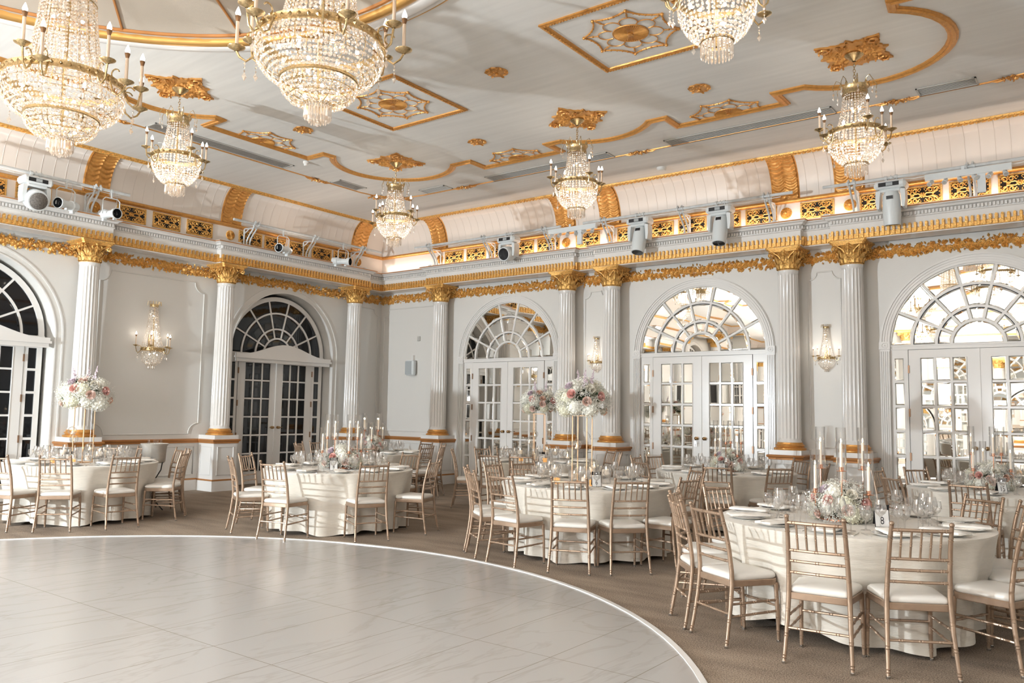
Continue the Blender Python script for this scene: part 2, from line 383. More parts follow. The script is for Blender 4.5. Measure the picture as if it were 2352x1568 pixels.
# small white dentils
def along(path, pitch, closed=True):
    N = len(path); out = []
    for i in range(N if closed else N-1):
        p = Vector(path[i]); q = Vector(path[(i+1) % N]); d = q-p; n = max(1, int(d.length/pitch))
        t = d.normalized(); nr = Vector((t.y, -t.x))
        for k in range(n): out.append((p+d*((k+.5)/n), t, nr))
    return out
def vis(p): return p.y > -11.5 and p.x < 15.0
for p, t, nr in along(OUT, 0.048):
    if not vis(p): continue
    X = Matrix(((t.x, nr.x, 0, p.x), (t.y, nr.y, 0, p.y), (0, 0, 1, 0), (0, 0, 0, 1)))
    b.box((0, 0.014, 4.61), (0.026, 0.03, 0.05), X)
struct(b.build('trim_1', 'trim'))
b = MB(); b.sweep(OUT, [(0.0, 4.322), (-0.014, 4.326), (-0.014, 4.392), (-0.002, 4.40)], closed=True)
for p, t, nr in along(OUT, 0.074):
    if not vis(p): continue
    X = Matrix(((t.x, nr.x, 0, p.x), (t.y, nr.y, 0, p.y), (0, 0, 1, 0), (0, 0, 0, 1)))
    pr = [(-.023, 4.33), (.023, 4.33), (.023, 4.455), (.013, 4.472), (-.013, 4.472), (-.023, 4.455)]
    b.add([(u, 0.0, z) for u, z in pr]+[(u*.75, 0.034, z) for u, z in pr], [(0, 1, 2, 3, 4, 5), (6, 7, 8, 9, 10, 11)]+[(i, (i+1) % 6, 6+(i+1) % 6, 6+i) for i in range(6)], X)
    b.octa((0, .036, 4.44), .013, .016, x if False else 0) if False else None
struct(b.build('trim_2', 'goldcarve'))
b = MB(); b.sweep(OUT, [(-0.108, 4.700), (-0.113, 4.703), (-0.113, 4.715), (-0.108, 4.718)], closed=True); struct(b.build('trim_3', 'goldline'))
# ---- frieze, cove
RECT = [(0, YMIN), (0, 0), (XMAX, 0), (XMAX, YMIN)]
SB, ST, ZB, ZT = 0.33, 0.735, 5.10, 5.77
b = MB(); b.sweep(RECT, [(-SB, 4.72), (-SB, 5.11)], closed=True); struct(b.build('wall_frieze', 'frieze'))
def covep(t): return SB+(ST-SB)*(1-cos(t)), ZB+(ZT-ZB)*sin(t)
b = MB(); b.sweep(RECT, [(-covep(pi/2*k/14)[0], covep(pi/2*k/14)[1]) for k in range(15)], closed=True)
struct(b.build('wall_cove', 'cove', smooth=50))
b = MB(); b.sweep(RECT, [(-SB, 5.055), (-SB-.03, 5.06), (-SB-.055, 5.085), (-SB-.05, 5.115), (-SB-.02, 5.13), (-SB, 5.13)], closed=True)
struct(b.build('trim_4', 'gold', smooth=40))
b = MB(); b.sweep(RECT, [(-ST+.02, 5.74), (-ST-.02, 5.725), (-ST-.05, 5.74), (-ST-.055, 5.77)], closed=True)
for wall, s0, s1 in (('R', ST, XMAX-ST), ('L', -11, -ST)):
    s = s0
    while s < s1:
        q = [wl(wall, s, ST+.0, 5.728), wl(wall, s+.05, ST+.03, 5.722), wl(wall, s+.10, ST+.055, 5.745)]; b.tube(q, .011, 4); s += .075
struct(b.build('trim_5', 'goldcarve', smooth=40))
# cove joints (thin ridges)
b = MB()
def rib_at(wall, s, r=0.0024):
    b.tube([wl(wall, s, covep(pi/2*k/10)[0]+.002, covep(pi/2*k/10)[1]-.002) for k in range(11)], r, 4)
s = 1.0
while s < 15.5: rib_at('R', s); s += .19
s = -11.5
while s < -.8: rib_at('L', s); s += .19
struct(b.build('trim_6', 'cove'))
# ---- gold ribs (draped bands on the cove above every column)
def make_rib():
    b = MB(); W = 0.21; nu, nv = 24, 104; vs_ = []; fs = []
    for j in range(nv+1):
        t = pi/2*j/nv; w, z = covep(t); nx, nz = cos(t)*(ZT-ZB), -sin(t)*(ST-SB); l = hypot(nx, nz); nx, nz = nx/l, nz/l
        for i in range(nu+1):
            u = -W+2*W*i/nu; half = abs(((i/nu)*2) % 1.0-.5)*2
            ph = j*.66+4.4*(1-half*half)
            h = .014+.015*(.5+.5*sin(ph))+(.012 if i in (0, nu) else 0)+(.010 if i == nu//2 else 0)
            vs_.append((u, -(w+nx*h*1.0), z+nz*h))
    for j in range(nv):
        for i in range(nu): a = j*(nu+1)+i; fs.append((a, a+1, a+nu+2, a+nu+1))
    b.add(vs_, fs)
    for sgn in (-1, 1):
        pts = [(sgn*W, -(covep(pi/2*k/16)[0]), covep(pi/2*k/16)[1]) for k in range(17)]
        b.tube(pts, .02, 5)
    return b.build('cove_rib', 'gold', smooth=60)
rib = Maker(make_rib)
nmR = ['just right of the corner', 'left of the middle sconce', 'right of the middle sconce', 'left of the right sconce', 'right of the right sconce', 'at the far right end']
nmL = ['just left of the corner', 'right of the wall sconce', 'left of the wall sconce', 'beyond the photo edge']
for i, c in enumerate(COL_R): tag(rib(wl('R', c, 0, 0), 0, 'gold draped plaster band, right wall cove, '+nmR[i], 'gold bands across the cove'), None, 'cove band')
for i, c in enumerate(COL_L): tag(rib(wl('L', c, 0, 0), pi/2, 'gold draped plaster band, left wall cove, '+nmL[i], 'gold bands across the cove'), None, 'cove band')
for c in COL_R: tag(rib((c, YMIN, 0), pi, 'gold draped plaster band on the cove of the wall behind the camera', 'gold bands behind the camera'), None, 'cove band') if False else None
# ---- garland
def rose_relief(b, x, z, r, w0=0.0):
    n = 7
    for (rr, dd) in ((1.0, .012), (.62, .028), (.3, .036)):
        ph = random.random()*6
        ring = [(x+rr*r*cos(ph+2*pi*k/n), -(w0+dd), z+rr*r*sin(ph+2*pi*k/n)) for k in range(n)]
        ring2 = [(x+rr*r*.72*cos(ph+2*pi*k/n), -(w0+dd+.016), z+rr*r*.72*sin(ph+2*pi*k/n)) for k in range(n)]
        base = [(x+rr*r*1.05*cos(ph+2*pi*k/n), -(w0), z+rr*r*1.05*sin(ph+2*pi*k/n)) for k in range(n)]
        b.add(base+ring+ring2+[(x, -(w0+dd+.004), z)], [(k, (k+1) % n, n+(k+1) % n, n+k) for k in range(n)]+[(n+k, n+(k+1) % n, 2*n+(k+1) % n, 2*n+k) for k in range(n)]+[(2*n+k, 2*n+(k+1) % n, 3*n) for k in range(n)])
def leaf_relief(b, x, z, a, l, w0=0.0):
    ca, sa = cos(a), sin(a); w = l*.32
    P_ = lambda u, v, d: (x+u*ca-v*sa, -(w0+d), z+u*sa+v*ca)
    b.add([P_(0, 0, .006), P_(l*.5, w, .004), P_(l, 0, .02), P_(l*.5, -w, .004), P_(l*.5, 0, .026)], [(0, 3, 4), (3, 2, 4), (2, 1, 4), (1, 0, 4)])
def garland(name, w, s0, s1):
    b = MB(); s = s0; i = 0
    rnd = random.Random(5)
    while s < s1:
        zc = 4.155+rnd.uniform(-.03, .03); rose_relief(b, s, zc, rnd.uniform(.045, .065))
        rose_relief(b, s+.04, 4.155+rnd.choice((-1, 1))*rnd.uniform(.055, .085), rnd.uniform(.024, .036))
        for _ in range(9):
            a = rnd.uniform(0, 2*pi); leaf_relief(b, s+rnd.uniform(-.03, .05)+cos(a)*.03, 4.155+sin(a)*rnd.uniform(.03, .075), a, rnd.uniform(.04, .07))
        if rnd.random() < .7: rose_relief(b, s+.02, 4.155+(1 if i % 2 else -1)*rnd.uniform(.05, .07), rnd.uniform(.030, .042))
        s += .085; i += 1
    return struct(b.build(name, 'goldcarve', rz=WR[w]))
garland('trim_7', 'R', 0.03, XMAX); garland('trim_8', 'L', -11.4, -0.03)
# ---- panel mouldings on the wall (scooped corners)
def panel(b, s0, s1, z0, z1, n=.17, r=.012, w=.006):
    pts = []
    def arc(cx, cz, a0, a1):
        for k in range(7): a = a0+(a1-a0)*k/6; pts.append((cx+n*cos(a), -w, cz+n*sin(a)))
    arc(s0, z0, pi/2, 0); arc(s1, z0, pi, pi/2); arc(s1, z1, -pi/2, -pi); arc(s0, z1, 0, -pi/2)
    b.tube(pts, r, 6, closed=True)
b = MB()
for (s0, s1) in ((.12, 1.86), (5.72, 6.22), (10.03, 10.53), (14.4, 15.9)): panel(b, s0, s1, 1.09, 3.93, .13 if s1-s0 < 1 else .17)
for (s0, s1) in ((.1, 1.9), (5.76, 6.18), (10.07, 10.49)): b.tube([(s0, -.006, .30), (s1, -.006, .30), (s1, -.006, .82), (s0, -.006, .82)], .012, 5, closed=True)
struct(b.build('trim_9', 'wall', smooth=40))
b = MB()
for (s0, s1) in ((-6.68, -4.68), (-.85, -.10)): panel(b, s0, s1, 1.06, 3.93, .20 if s1-s0 > 1 else .14)
for (s0, s1) in ((-5.6, -4.75), (-6.62, -5.75), (-.78, -.12)): b.tube([(s0, -.006, .30), (s1, -.006, .30), (s1, -.006, .82), (s0, -.006, .82)], .012, 5, closed=True)
struct(b.build('trim_10', 'wall', smooth=40, rz=pi/2))
# ---- dado: chair rail, base line, baseboard
RAIL = [(-0.0, .885), (-.02, .89), (-.022, .915), (-.045, .93), (-.05, .955), (-.03, .965), (0, .968)]
def dado(w, s0, s1, i):
    p = [wl(w, s0, 0, 0)[:2], wl(w, s1, 0, 0)[:2]]
    b = MB(); b.sweep(p, RAIL); b.sweep(p, [(0, .198), (-.018, .20), (-.018, .222), (0, .226)]); struct(b.build('trim_%d' % i, 'goldline', smooth=30))
    b = MB(); b.sweep(p, [(0, 0), (-.015, 0), (-.015, .197), (0, .2)]); struct(b.build('baseboard_%s' % ('right' if w == 'R' else 'left'), 'trim'))
for i, (w, s0, s1) in enumerate([('R', 0, 1.89), ('R', 5.74, 6.2), ('R', 10.05, 10.51), ('R', 14.3, XMAX), ('L', -6.73, -4.66), ('L', -.82, 0), ('L', -12.0, -10.6)]): dado(w, s0, s1, 11+i)
# ---- columns
def leaf3(b, phi, r0, z0, h, wdt, curl, X0=None):
    nu, nv = 4, 6; vs_ = []; fs = []
    for j in range(nv+1):
        t = j/nv; rr = r0+.015+curl*t**2.4; zz = z0+h*(t if t < .85 else .85-(t-.85)*1.2)
        ww = wdt*(sin(pi*min(1, t*.8+.2))**.6)
        for i in range(nu+1):
            u = (i/nu-.5)*2; d = rr+.010*(1-abs(u))-.008*(i % 2)
            vs_.append((d*cos(phi)-u*ww*sin(phi), d*sin(phi)+u*ww*cos(phi), zz))
    for j in range(nv):
        for i in range(nu): a = j*(nu+1)+i; fs.append((a, a+1, a+nu+2, a+nu+1))
    b.add(vs_, fs)
def make_column():
    root = thing('column', 'x', 'column')
    CY = -.28
    b = MB(); b.bx(-.25, .25, -.50, 0, 0, .89); b.bx(-.27, .27, -.52, 0, 0, .19)
    for (x0, x1, fn) in ((-.17, .17, lambda u, z: (u, -.505, z)),): b.tube([fn(x0, .30), fn(x1, .30), fn(x1, .82), fn(x0, .82)], .011, 5, closed=True)
    for sg in (-1, 1): b.tube([(sg*.255, -.42, .30), (sg*.255, -.08, .30), (sg*.255, -.08, .82), (sg*.255, -.42, .82)], .011, 5, closed=True)
    b.bx(-.255, .255, -.53, 0, .966, 1.04)
    ped = b.build('pedestal', 'trim', root)
    b = MB(); q = [(-.25, 0), (-.25, -.50), (.25, -.50), (.25, 0)]; q = q[::-1]
    q = [(-.25, .0), (-.25, -.5), (.25, -.5), (.25, .0)]
    b.sweep(q, [(-o, z) for o, z in [(-x_, z_) for x_, z_ in [(0.0, .885), (.02, .89), (.022, .915), (.045, .93), (.05, .955), (.03, .965), (0, .968)]]] if False else [(-a_, z_) for a_, z_ in [(0.0, .885), (.02, .89), (.022, .915), (.045, .93), (.05, .955), (.03, .965), (-.25, .968)]])
    b.sweep(q, [(0, .19), (-.022, .192), (-.022, .216), (0, .22)])
    b.build('gold_rail', 'goldline', ped)
    b = MB(); b.lathe([(.245, 1.04), (.25, 1.05), (.25, 1.068), (.235, 1.078), (.222, 1.082), (.212, 1.092), (.215, 1.104), (.226, 1.108), (.228, 1.118), (.215, 1.128), (.205, 1.130), (.20, 1.142), (.198, 1.158), (.18, 1.165)], 40, (0, CY, 0)); b.build('gold_base', 'gold', root, smooth=35)
    prof = [(.185, 1.155), (.185, 1.18), (.176, 1.19), (.1755, 1.215), (.1755, 1.235), (.174, 1.8), (.170, 2.5), (.163, 3.2), (.155, 3.86), (.155, 3.885), (.158, 3.90), (.164, 3.915), (.164, 3.942)]
    def fl(a, z):
        if z < 1.22 or z > 3.87: return 1
        t = (a/(2*pi)*20) % 1.0; return 1-.085*(sin(pi*t)**.6 if .12 < t < .88 else 0)
    b = MB(); b.lathe(prof, 160, (0, CY, 0), mod=fl); b.build('shaft', 'column', root, smooth=50)
    b = MB(); b.lathe([(.160, 3.94), (.168, 3.955), (.158, 3.965), (.160, 4.02), (.17, 4.12), (.195, 4.20), (.23, 4.245)], 32, (0, CY, 0))
    b.x = Matrix.Translation((0, CY, 0))
    for k in range(8): leaf3(b, 2*pi*k/8, .155, 3.965, .10, .052, .05)
    for k in range(8): leaf3(b, 2*pi*(k+.5)/8, .158, 3.965, .185, .055, .075)
    for k in range(8): leaf3(b, 2*pi*k/8, .165, 4.06, .14, .04, .075)
    for k in range(4):
        a = pi/4+k*pi/2
        for sg in (-1, 1):
            pts = []
            for j in range(22):
                t = j/21*3.1*pi; rr = .046*(1-j/24); cx = .292; d = cx-.0+rr*cos(pi-t) if True else 0
                o = sg*(.018+.002*j/21*6); dd = cx+rr*cos(t+pi*.9)-.0
                pts.append((dd*cos(a)-o*sin(a), dd*sin(a)+o*cos(a), 4.185+rr*sin(t+pi*.9)*-1))
            b.tube(pts, [.013-.006*j/21 for j in range(22)], 5)
            b.tube([(.17*cos(a-sg*.5), .17*sin(a-sg*.5), 4.09), (.20*cos(a-sg*.32), .20*sin(a-sg*.32), 4.17), (.255*cos(a-sg*.1), .255*sin(a-sg*.1), 4.225), (.29*cos(a), .29*sin(a), 4.23)], .012, 5)
        f = k*pi/2; b.ball((.215*cos(f), .215*sin(f), 4.245), .028, 8, 5); b.tube([(.2*cos(f), .2*sin(f), 4.12), (.225*cos(f), .225*sin(f), 4.18), (.215*cos(f), .215*sin(f), 4.23)], .014, 5)
        for sg in (-1, 1):
            pts = [(.225*cos(f)-sg*(.03+.03*sin(t)+.02)*sin(f), .225*sin(f)+sg*(.05+.03*sin(t))*cos(f), 4.19+.03*cos(t)) for t in [x_*.6 for x_ in range(9)]]; b.tube(pts, .009, 4)
    b.x = Matrix.Identity(4)
    def abac(e):
        pts = []
        for k in range(4):
            a = k*pi/2
            for j in range(9):
                u = -1+2*j/8; d = (.235+e)-(.030)*(1-u*u)+.03; w_ = u*(.235+e)
                x_, y_ = d, w_; pts.append((x_*cos(a)-y_*sin(a), CY+x_*sin(a)+y_*cos(a)))
        return pts
    b.prism(abac(-.02), 4.235, 4.262); b.prism(abac(.0), 4.262, 4.28); b.prism(abac(.018), 4.28, 4.306)
    b.build('capital', 'goldcarve', root, smooth=50)
    return root
column = Maker(make_column)
nc = nmR
for i, c in enumerate(COL_R): column(wl('R', c, 0, 0), 0, 'white fluted column with gold capital, right wall, '+nc[i], 'fluted columns')
nc = nmL
for i, c in enumerate(COL_L): column(wl('L', c, 0, 0), pi/2, 'white fluted column with gold capital, left wall, '+nc[i], 'fluted columns')
for i, c in enumerate(COL_R): column((c, YMIN, 0), pi, 'white fluted column behind the camera, rear wall, opposite the one '+nmR[i], 'columns behind the camera')
for i, c in enumerate(COL_L2): column((0, c, 0), pi/2, 'white fluted column at the rear of the left wall, %s from the rear corner' % ['first', 'second', 'third', 'fourth'][i], 'columns at the rear of the left wall')

# ---- doors and fanlights. local frame: x along wall, -y into room, centre of the opening at x=0
VY = Matrix(((1, 0, 0, 0), (0, 0, -1, 0), (0, 1, 0, 0), (0, 0, 0, 1)))   # lathe axis -> -y (towards room), lathe y -> z
def arcbox(b, r0, r1, d0, d1, a0=0, a1=pi, n=36, y0=0):
    X = Matrix.Translation((0, y0, SPR)) @ VY
    b.lathe([(r0, d0), (r0, d1), (r1, d1), (r1, d0), (r0, d0)], n, x=X, cap=False, a0=a0, a1=a1)
    for a in (a0, a1): b.add([(r0*cos(a), r0*sin(a), d0), (r1*cos(a), r1*sin(a), d0), (r1*cos(a), r1*sin(a), d1), (r0*cos(a), r0*sin(a), d1)], [(0, 1, 2, 3)], X)
def fanlight(R, mat, y0, idx, loc, rz, tilt):
    b = MB(); arcs = [(.0, .33), (.36, .53), (.565, .865), (.90, R)]
    w = thing('window_%d' % idx, None, None, loc, rz); w['kind'] = 'structure'
    arcbox(b, R-.02, R+.07, -.03, .03, y0=y0)
    for r in (.345, .547, .882): arcbox(b, r-.018, r+.018, -.01, .022, y0=y0)
    for k in range(1, 7):
        a = pi*k/7; t = Vector((cos(a), sin(a))); n_ = Vector((-sin(a), cos(a)))*.016
        p0 = t*.345; p1 = t*R
        q = [p0-n_, p1-n_, p1+n_, p0+n_]
        b.add([(v.x, y0+.01, SPR+v.y) for v in q]+[(v.x, y0-.020, SPR+v.y) for v in q], [(4, 5, 6, 7), (0, 1, 5, 4), (2, 3, 7, 6), (1, 2, 6, 5), (3, 0, 4, 7)])
    b.bx(-R-.07, R+.07, y0-.035, y0+.03, SPR-.07, SPR+.005); b.bx(-R-.07, R+.07, y0-.05, y0, SPR-.02, SPR+.002)
    b.build('window_frame', 'trim', w, smooth=40)
    g = MB(); rnd = random.Random(idx*11)
    def pane(pts):
        c = Vector((sum(p[0] for p in pts)/len(pts), sum(p[1] for p in pts)/len(pts)))
        tx, tz = rnd.uniform(-tilt, tilt), rnd.uniform(-tilt, tilt); n = len(pts)
        o = [(p[0], y0-.001+.0, SPR+p[1]) for p in pts]
        inn = []
        for p in pts:
            v = Vector(p)-c; l = v.length; v = c+v*(max(.2, 1-.028/max(l, .05))); inn.append((v.x, y0-.006+(v.x-c.x)*tx+(v.y-c.y)*tz, SPR+v.y))
        g.add(o+inn, [tuple(range(n, 2*n))]+[(i, (i+1) % n, n+(i+1) % n, n+i) for i in range(n)])
    def sector(r0, r1, a0, a1):
        m = max(2, int((a1-a0)*r1/.09))
        outer = [(r1*cos(a0+(a1-a0)*k/m), r1*sin(a0+(a1-a0)*k/m)) for k in range(m+1)]
        inner = [(r0*cos(a1-(a1-a0)*k/m), r0*sin(a1-(a1-a0)*k/m)) for k in range(m+1)] if r0 > 0 else [(0, 0)]
        return outer+inner
    pane([(.33*cos(pi*k/12), .33*sin(pi*k/12)) for k in range(13)])
    for (r0, r1) in arcs[1:]:
        for k in range(7): pane(sector(r0, r1-.01, pi*k/7+.012/r1*1.3, pi*(k+1)/7-.012/r1*1.3))
    g.build('pane', mat, w)
    return w
def glazed(b, g, x0, x1, z0, z1, nc_, nr, y, mat, rnd, tilt, mun=.032):
    """muntin grid and bevelled panes"""
    pw = (x1-x0-mun*(nc_-1))/nc_; ph = (z1-z0-mun*(nr-1))/nr
    for i in range(nc_-1): cx = x0+pw*(i+1)+mun*(i+.5); b.bx(cx-mun/2, cx+mun/2, y-.018, y+.01, z0, z1)
    for j in range(nr-1): cz = z0+ph*(j+1)+mun*(j+.5); b.bx(x0, x1, y-.0168, y+.0088, cz-mun/2, cz+mun/2)
    for i in range(nc_):
        for j in range(nr):
            a = x0+i*(pw+mun); c = z0+j*(ph+mun); e = .016
            tx, tz = rnd.uniform(-tilt, tilt), rnd.uniform(-tilt, tilt)
            o = [(a, y, c), (a+pw, y, c), (a+pw, y, c+ph), (a, y, c+ph)]
            inn = [(a+e, y-.004-pw*tx, c+e), (a+pw-e, y-.004+pw*tx, c+e), (a+pw-e, y-.004+pw*tx+ph*tz, c+ph-e), (a+e, y-.004-pw*tx+ph*tz, c+ph-e)]
            g.add(o+inn, [(4, 5, 6, 7), (0, 1, 5, 4), (1, 2, 6, 5), (2, 3, 7, 6), (3, 0, 4, 7)])
def french(mat, y0, idx, loc, rz, tilt, HW=1.19, lever=False):
    d = thing('door_%d' % idx, None, None, loc, rz); d['kind'] = 'structure'; rnd = random.Random(idx*7)
    ZT_ = SPR-.07
    b = MB(); g = MB()
    for sg in (-1, 1):   # sidelights
        b.bx(sg*.945, sg*(HW+.02), y0-.012, y0+.03, 2.49, ZT_); b.bx(sg*.945, sg*(HW+.02), y0-.012, y0+.03, 0, .27)
        x0, x1 = sorted((sg*1.005, sg*1.135)); b.bx(sg*.945, sg*1.005, y0-.012, y0+.03, .27, 2.49); b.bx(sg*1.135, sg*(HW+.02), y0-.012, y0+.03, .27, 2.49)
        glazed(b, g, x0, x1, .27, 2.49, 1, 6, y0, mat, rnd, tilt, .04)
    b.build('sidelight', 'trim', d); g.build('pane', mat, d)
    for sg in (-1, 1):
        b = MB(); g = MB()
        hx, mx = sg*.935, sg*.004; a, c = sorted((hx, mx))
        gx = sorted((sg*.155, sg*.775))
        b.bx(a, gx[0], y0-.022, y0+.02, .01, ZT_-.005); b.bx(gx[1], c, y0-.022, y0+.02, .01, ZT_-.005)
        b.bx(gx[0], gx[1], y0-.022, y0+.02, 2.49, ZT_-.005); b.bx(gx[0], gx[1], y0-.022, y0+.02, .01, .27)
        b.tube([(gx[0], y0-.022, .27), (gx[1], y0-.022, .27), (gx[1], y0-.022, 2.49), (gx[0], y0-.022, 2.49)], .009, 5, closed=True)
        if sg > 0: b.bx(-.018, .018, y0-.034, y0-.018, .01, ZT_-.005)
        glazed(b, g, gx[0], gx[1], .27, 2.49, 3, 6, y0, mat, rnd, tilt)
        lf = b.build('door_leaf', 'trim', d); g.build('pane', mat, lf)
        h = MB()
        for z in (2.32, 1.66, 1.0): h.bx(hx-.012, hx+.012, y0-.036, y0-.018, z-.06, z+.06)
        h.build('hinge', 'hinge', lf)
        k = MB(); X = Matrix.Translation((sg*.075, y0-.022, 1.16)) @ VY
        k.lathe([(.03, 0), (.03, .006), (.012, .010), (.010, .035), (.026, .042), (.030, .056), (.022, .068), (.001, .072)], 14, x=X)
        if lever: k.tube([(sg*.075, y0-.075, 1.16), (sg*.16, y0-.078, 1.165)], .008, 6)
        k.build('door_handle', 'knob', lf, smooth=50)
    return d
def casing(b, R0, R1, y0, fl=True):
    """fluted pilasters and ridged arch"""
    for sg in (-1, 1):
        a, c = sorted((sg*R0, sg*R1)); b.bx(a, c, y0-.022, y0, 0, SPR-.05)
        n = 5; wd_ = (c-a)/n
        for k in range(n): b.bx(a+wd_*(k+.22), a+wd_*(k+.78), y0-.036, y0, .2, SPR-.09)
        b.bx(a-.008, c+.008, y0-.045, y0, SPR-.06, SPR+.06); X = Matrix.Translation(((a+c)/2, y0-.045, SPR)) @ VY
        b.lathe([(.05, .0), (.05, .008), (.035, .008), (.03, .002), (.015, .002), (.012, .01), (.001, .012)], 16, x=X, cap=False)
    w_ = (R1-R0)
    arcbox(b, R0, R1, 0, .018, y0=y0)
    for k in range(4): arcbox(b, R0+w_*(k+.12)/4, R0+w_*(k+.7)/4, 0, .024+.004*k, y0=y0)
for i, c in enumerate(DOOR_R):
    fanlight(1.19, 'mirror', .03, i+1, wl('R', c, 0, 0), 0, .022)
    french('mirror', .03, i+1, wl('R', c, 0, 0), 0, (.012, .03, .035)[i], lever=(i == 0))
    b = MB(); casing(b, 1.19, 1.335, -.001); struct(b.build('trim_%d' % (20+i), 'trim', loc=wl('R', c, 0, 0), smooth=40))
b = MB(); kx = 8.125-.075   # keys hanging in the lock of the middle mirrored doors
b.lathe([(.018, 0), (.018, .004), (.012, .004), (.012, 0), (.018, 0)], 12, x=Matrix.Translation((0, 0, -.03)) @ VY, cap=False)
for dx in (-.012, .016): b.bx(dx-.004, dx+.004, -.004, 0, -.11, -.05); b.lathe([(.011, 0), (.011, .003), (.001, .003)], 10, x=Matrix.Translation((dx, 0, -.05)) @ VY)
tag(b.build('door_keys', 'steel', loc=(kx, -.066, 1.13)), 'small bunch of keys hanging from the knob of the middle mirrored doors', 'keys')
for i, c in enumerate(DOOR_L+DOOR_L2[:1]):
    y0 = .27
    fanlight(1.16, 'night', y0, i+4, wl('L', c, 0, 0), pi/2, .0)
    d = french('night', y0, i+4, wl('L', c, 0, 0), pi/2, .0, HW=1.20, lever=True)
    b = MB()   # curved header board
    n = 24; top = []
    for k in range(n+1):
        x_ = -1.2+2.4*k/n; top.append((x_, 2.655+.23*(.5+.5*cos(pi*min(1, abs(x_)/1.05)))))
    pts = [(1.2, 2.575), (-1.2, 2.575)]+top
    X = VY; b.prism(pts, .005, .055, x=X)
    b.bx(-1.22, 1.22, -.075, -.005, 2.56, 2.60); b.bx(-1.19, 1.19, -.035, .0, 2.49, 2.56)
    struct(b.build('trim_%d' % (24+i), 'trim', loc=wl('L', c, 0, 0), rz=pi/2)) if False else b.build('header_board', 'trim', d).location.__setitem__(1, .0)
    b = MB(); 
    for (r0, r1, dd) in ((1.29, 1.31, .012), (1.40, 1.425, .014)): arcbox(b, r0, r1, 0, dd)
    for sg in (-1, 1):
        for (r0, r1) in ((1.29, 1.31), (1.40, 1.425)):
            a, e = sorted((sg*r0, sg*r1)); b.bx(a, e, -.012, 0, 0, SPR)
    struct(b.build('trim_%d' % (28+i), 'trim', loc=wl('L', c, 0, 0), rz=pi/2, smooth=40))
for i, c in enumerate(DOOR_R): fanlight(1.19, 'mirror', .03, 10+i, (c, YMIN, 0), pi, .01); french('mirror', .03, 10+i, (c, YMIN, 0), pi, .01)
# night behind the left doors
b = MB(); b.bx(-.45, -.41, YMIN, 0, 0, 4.6); struct(b.build('wall_outer', 'dark'))
# ================================================================ CEILING
def cs(x, y): return 14.1-(14.1-x)*.94, -13.49+(y+13.49)*.94
ZC = 5.77; RC = (7.94, -11.24); RR = 3.72
b = MB(); n = 128; vs_ = []; fs = []
x0, x1, y0, y1 = ST-.06, XMAX-ST+.06, YMIN+ST-.06, -ST+.06
angs = sorted([2*pi*k/n for k in range(n)]+[atan2(yy-RC[1], xx-RC[0]) % (2*pi) for xx in (x0, x1) for yy in (y0, y1)])
for a in angs:
    c, s = cos(a), sin(a); t = min([(x1-RC[0])/c if c > 1e-9 else 1e9, (x0-RC[0])/c if c < -1e-9 else 1e9, (y1-RC[1])/s if s > 1e-9 else 1e9, (y0-RC[1])/s if s < -1e-9 else 1e9])
    vs_ += [(RC[0]+RR*c, RC[1]+RR*s, ZC), (RC[0]+t*c, RC[1]+t*s, ZC)]
m = len(angs)
for k in range(m): j = (k+1) % m; fs.append((2*k, 2*k+1, 2*j+1, 2*j))
b.add(vs_, fs); struct(b.build('ceiling', 'ceiling'))
# dome ring and fabric dome
c3 = (RC[0], RC[1], 0)
b = MB(); b.lathe([(3.74, 5.77), (3.735, 5.74), (3.70, 5.72), (3.66, 5.715), (3.65, 5.70), (3.58, 5.665), (3.50, 5.655), (3.45, 5.67), (3.435, 5.70)], 128, c3, cap=False); struct(b.build('trim_40', 'trim', smooth=50))
b = MB(); b.lathe([(3.445, 5.69), (3.44, 5.665), (3.40, 5.645), (3.36, 5.65), (3.335, 5.68), (3.33, 5.72)], 128, c3, cap=False)
b.lathe([(3.765, 5.77), (3.765, 5.75), (3.745, 5.74), (3.735, 5.745)], 128, c3, cap=False); struct(b.build('trim_41', 'goldring', smooth=50))
b = MB(); b.lathe([(3.335, 5.70), (3.32, 5.74), (3.10, 5.80), (2.2, 6.0), (1.2, 6.2), (.02, 6.35)], 96, c3, cap=False); struct(b.build('ceiling_dome', 'dome', smooth=60))
b = MB()
for k in range(16):
    a = rad(6.6+22.5*k); b.tube([(RC[0]+r*cos(a), RC[1]+r*sin(a), z) for r, z in ((3.32, 5.73), (3.1, 5.79), (2.2, 5.99), (1.2, 6.19), (.1, 6.33))], .014, 5)
b.tube([(RC[0]+3.31*cos(2*pi*k/96), RC[1]+3.31*sin(2*pi*k/96), 5.735) for k in range(96)], .022, 5, closed=True)
struct(b.build('trim_42', 'goldline'))
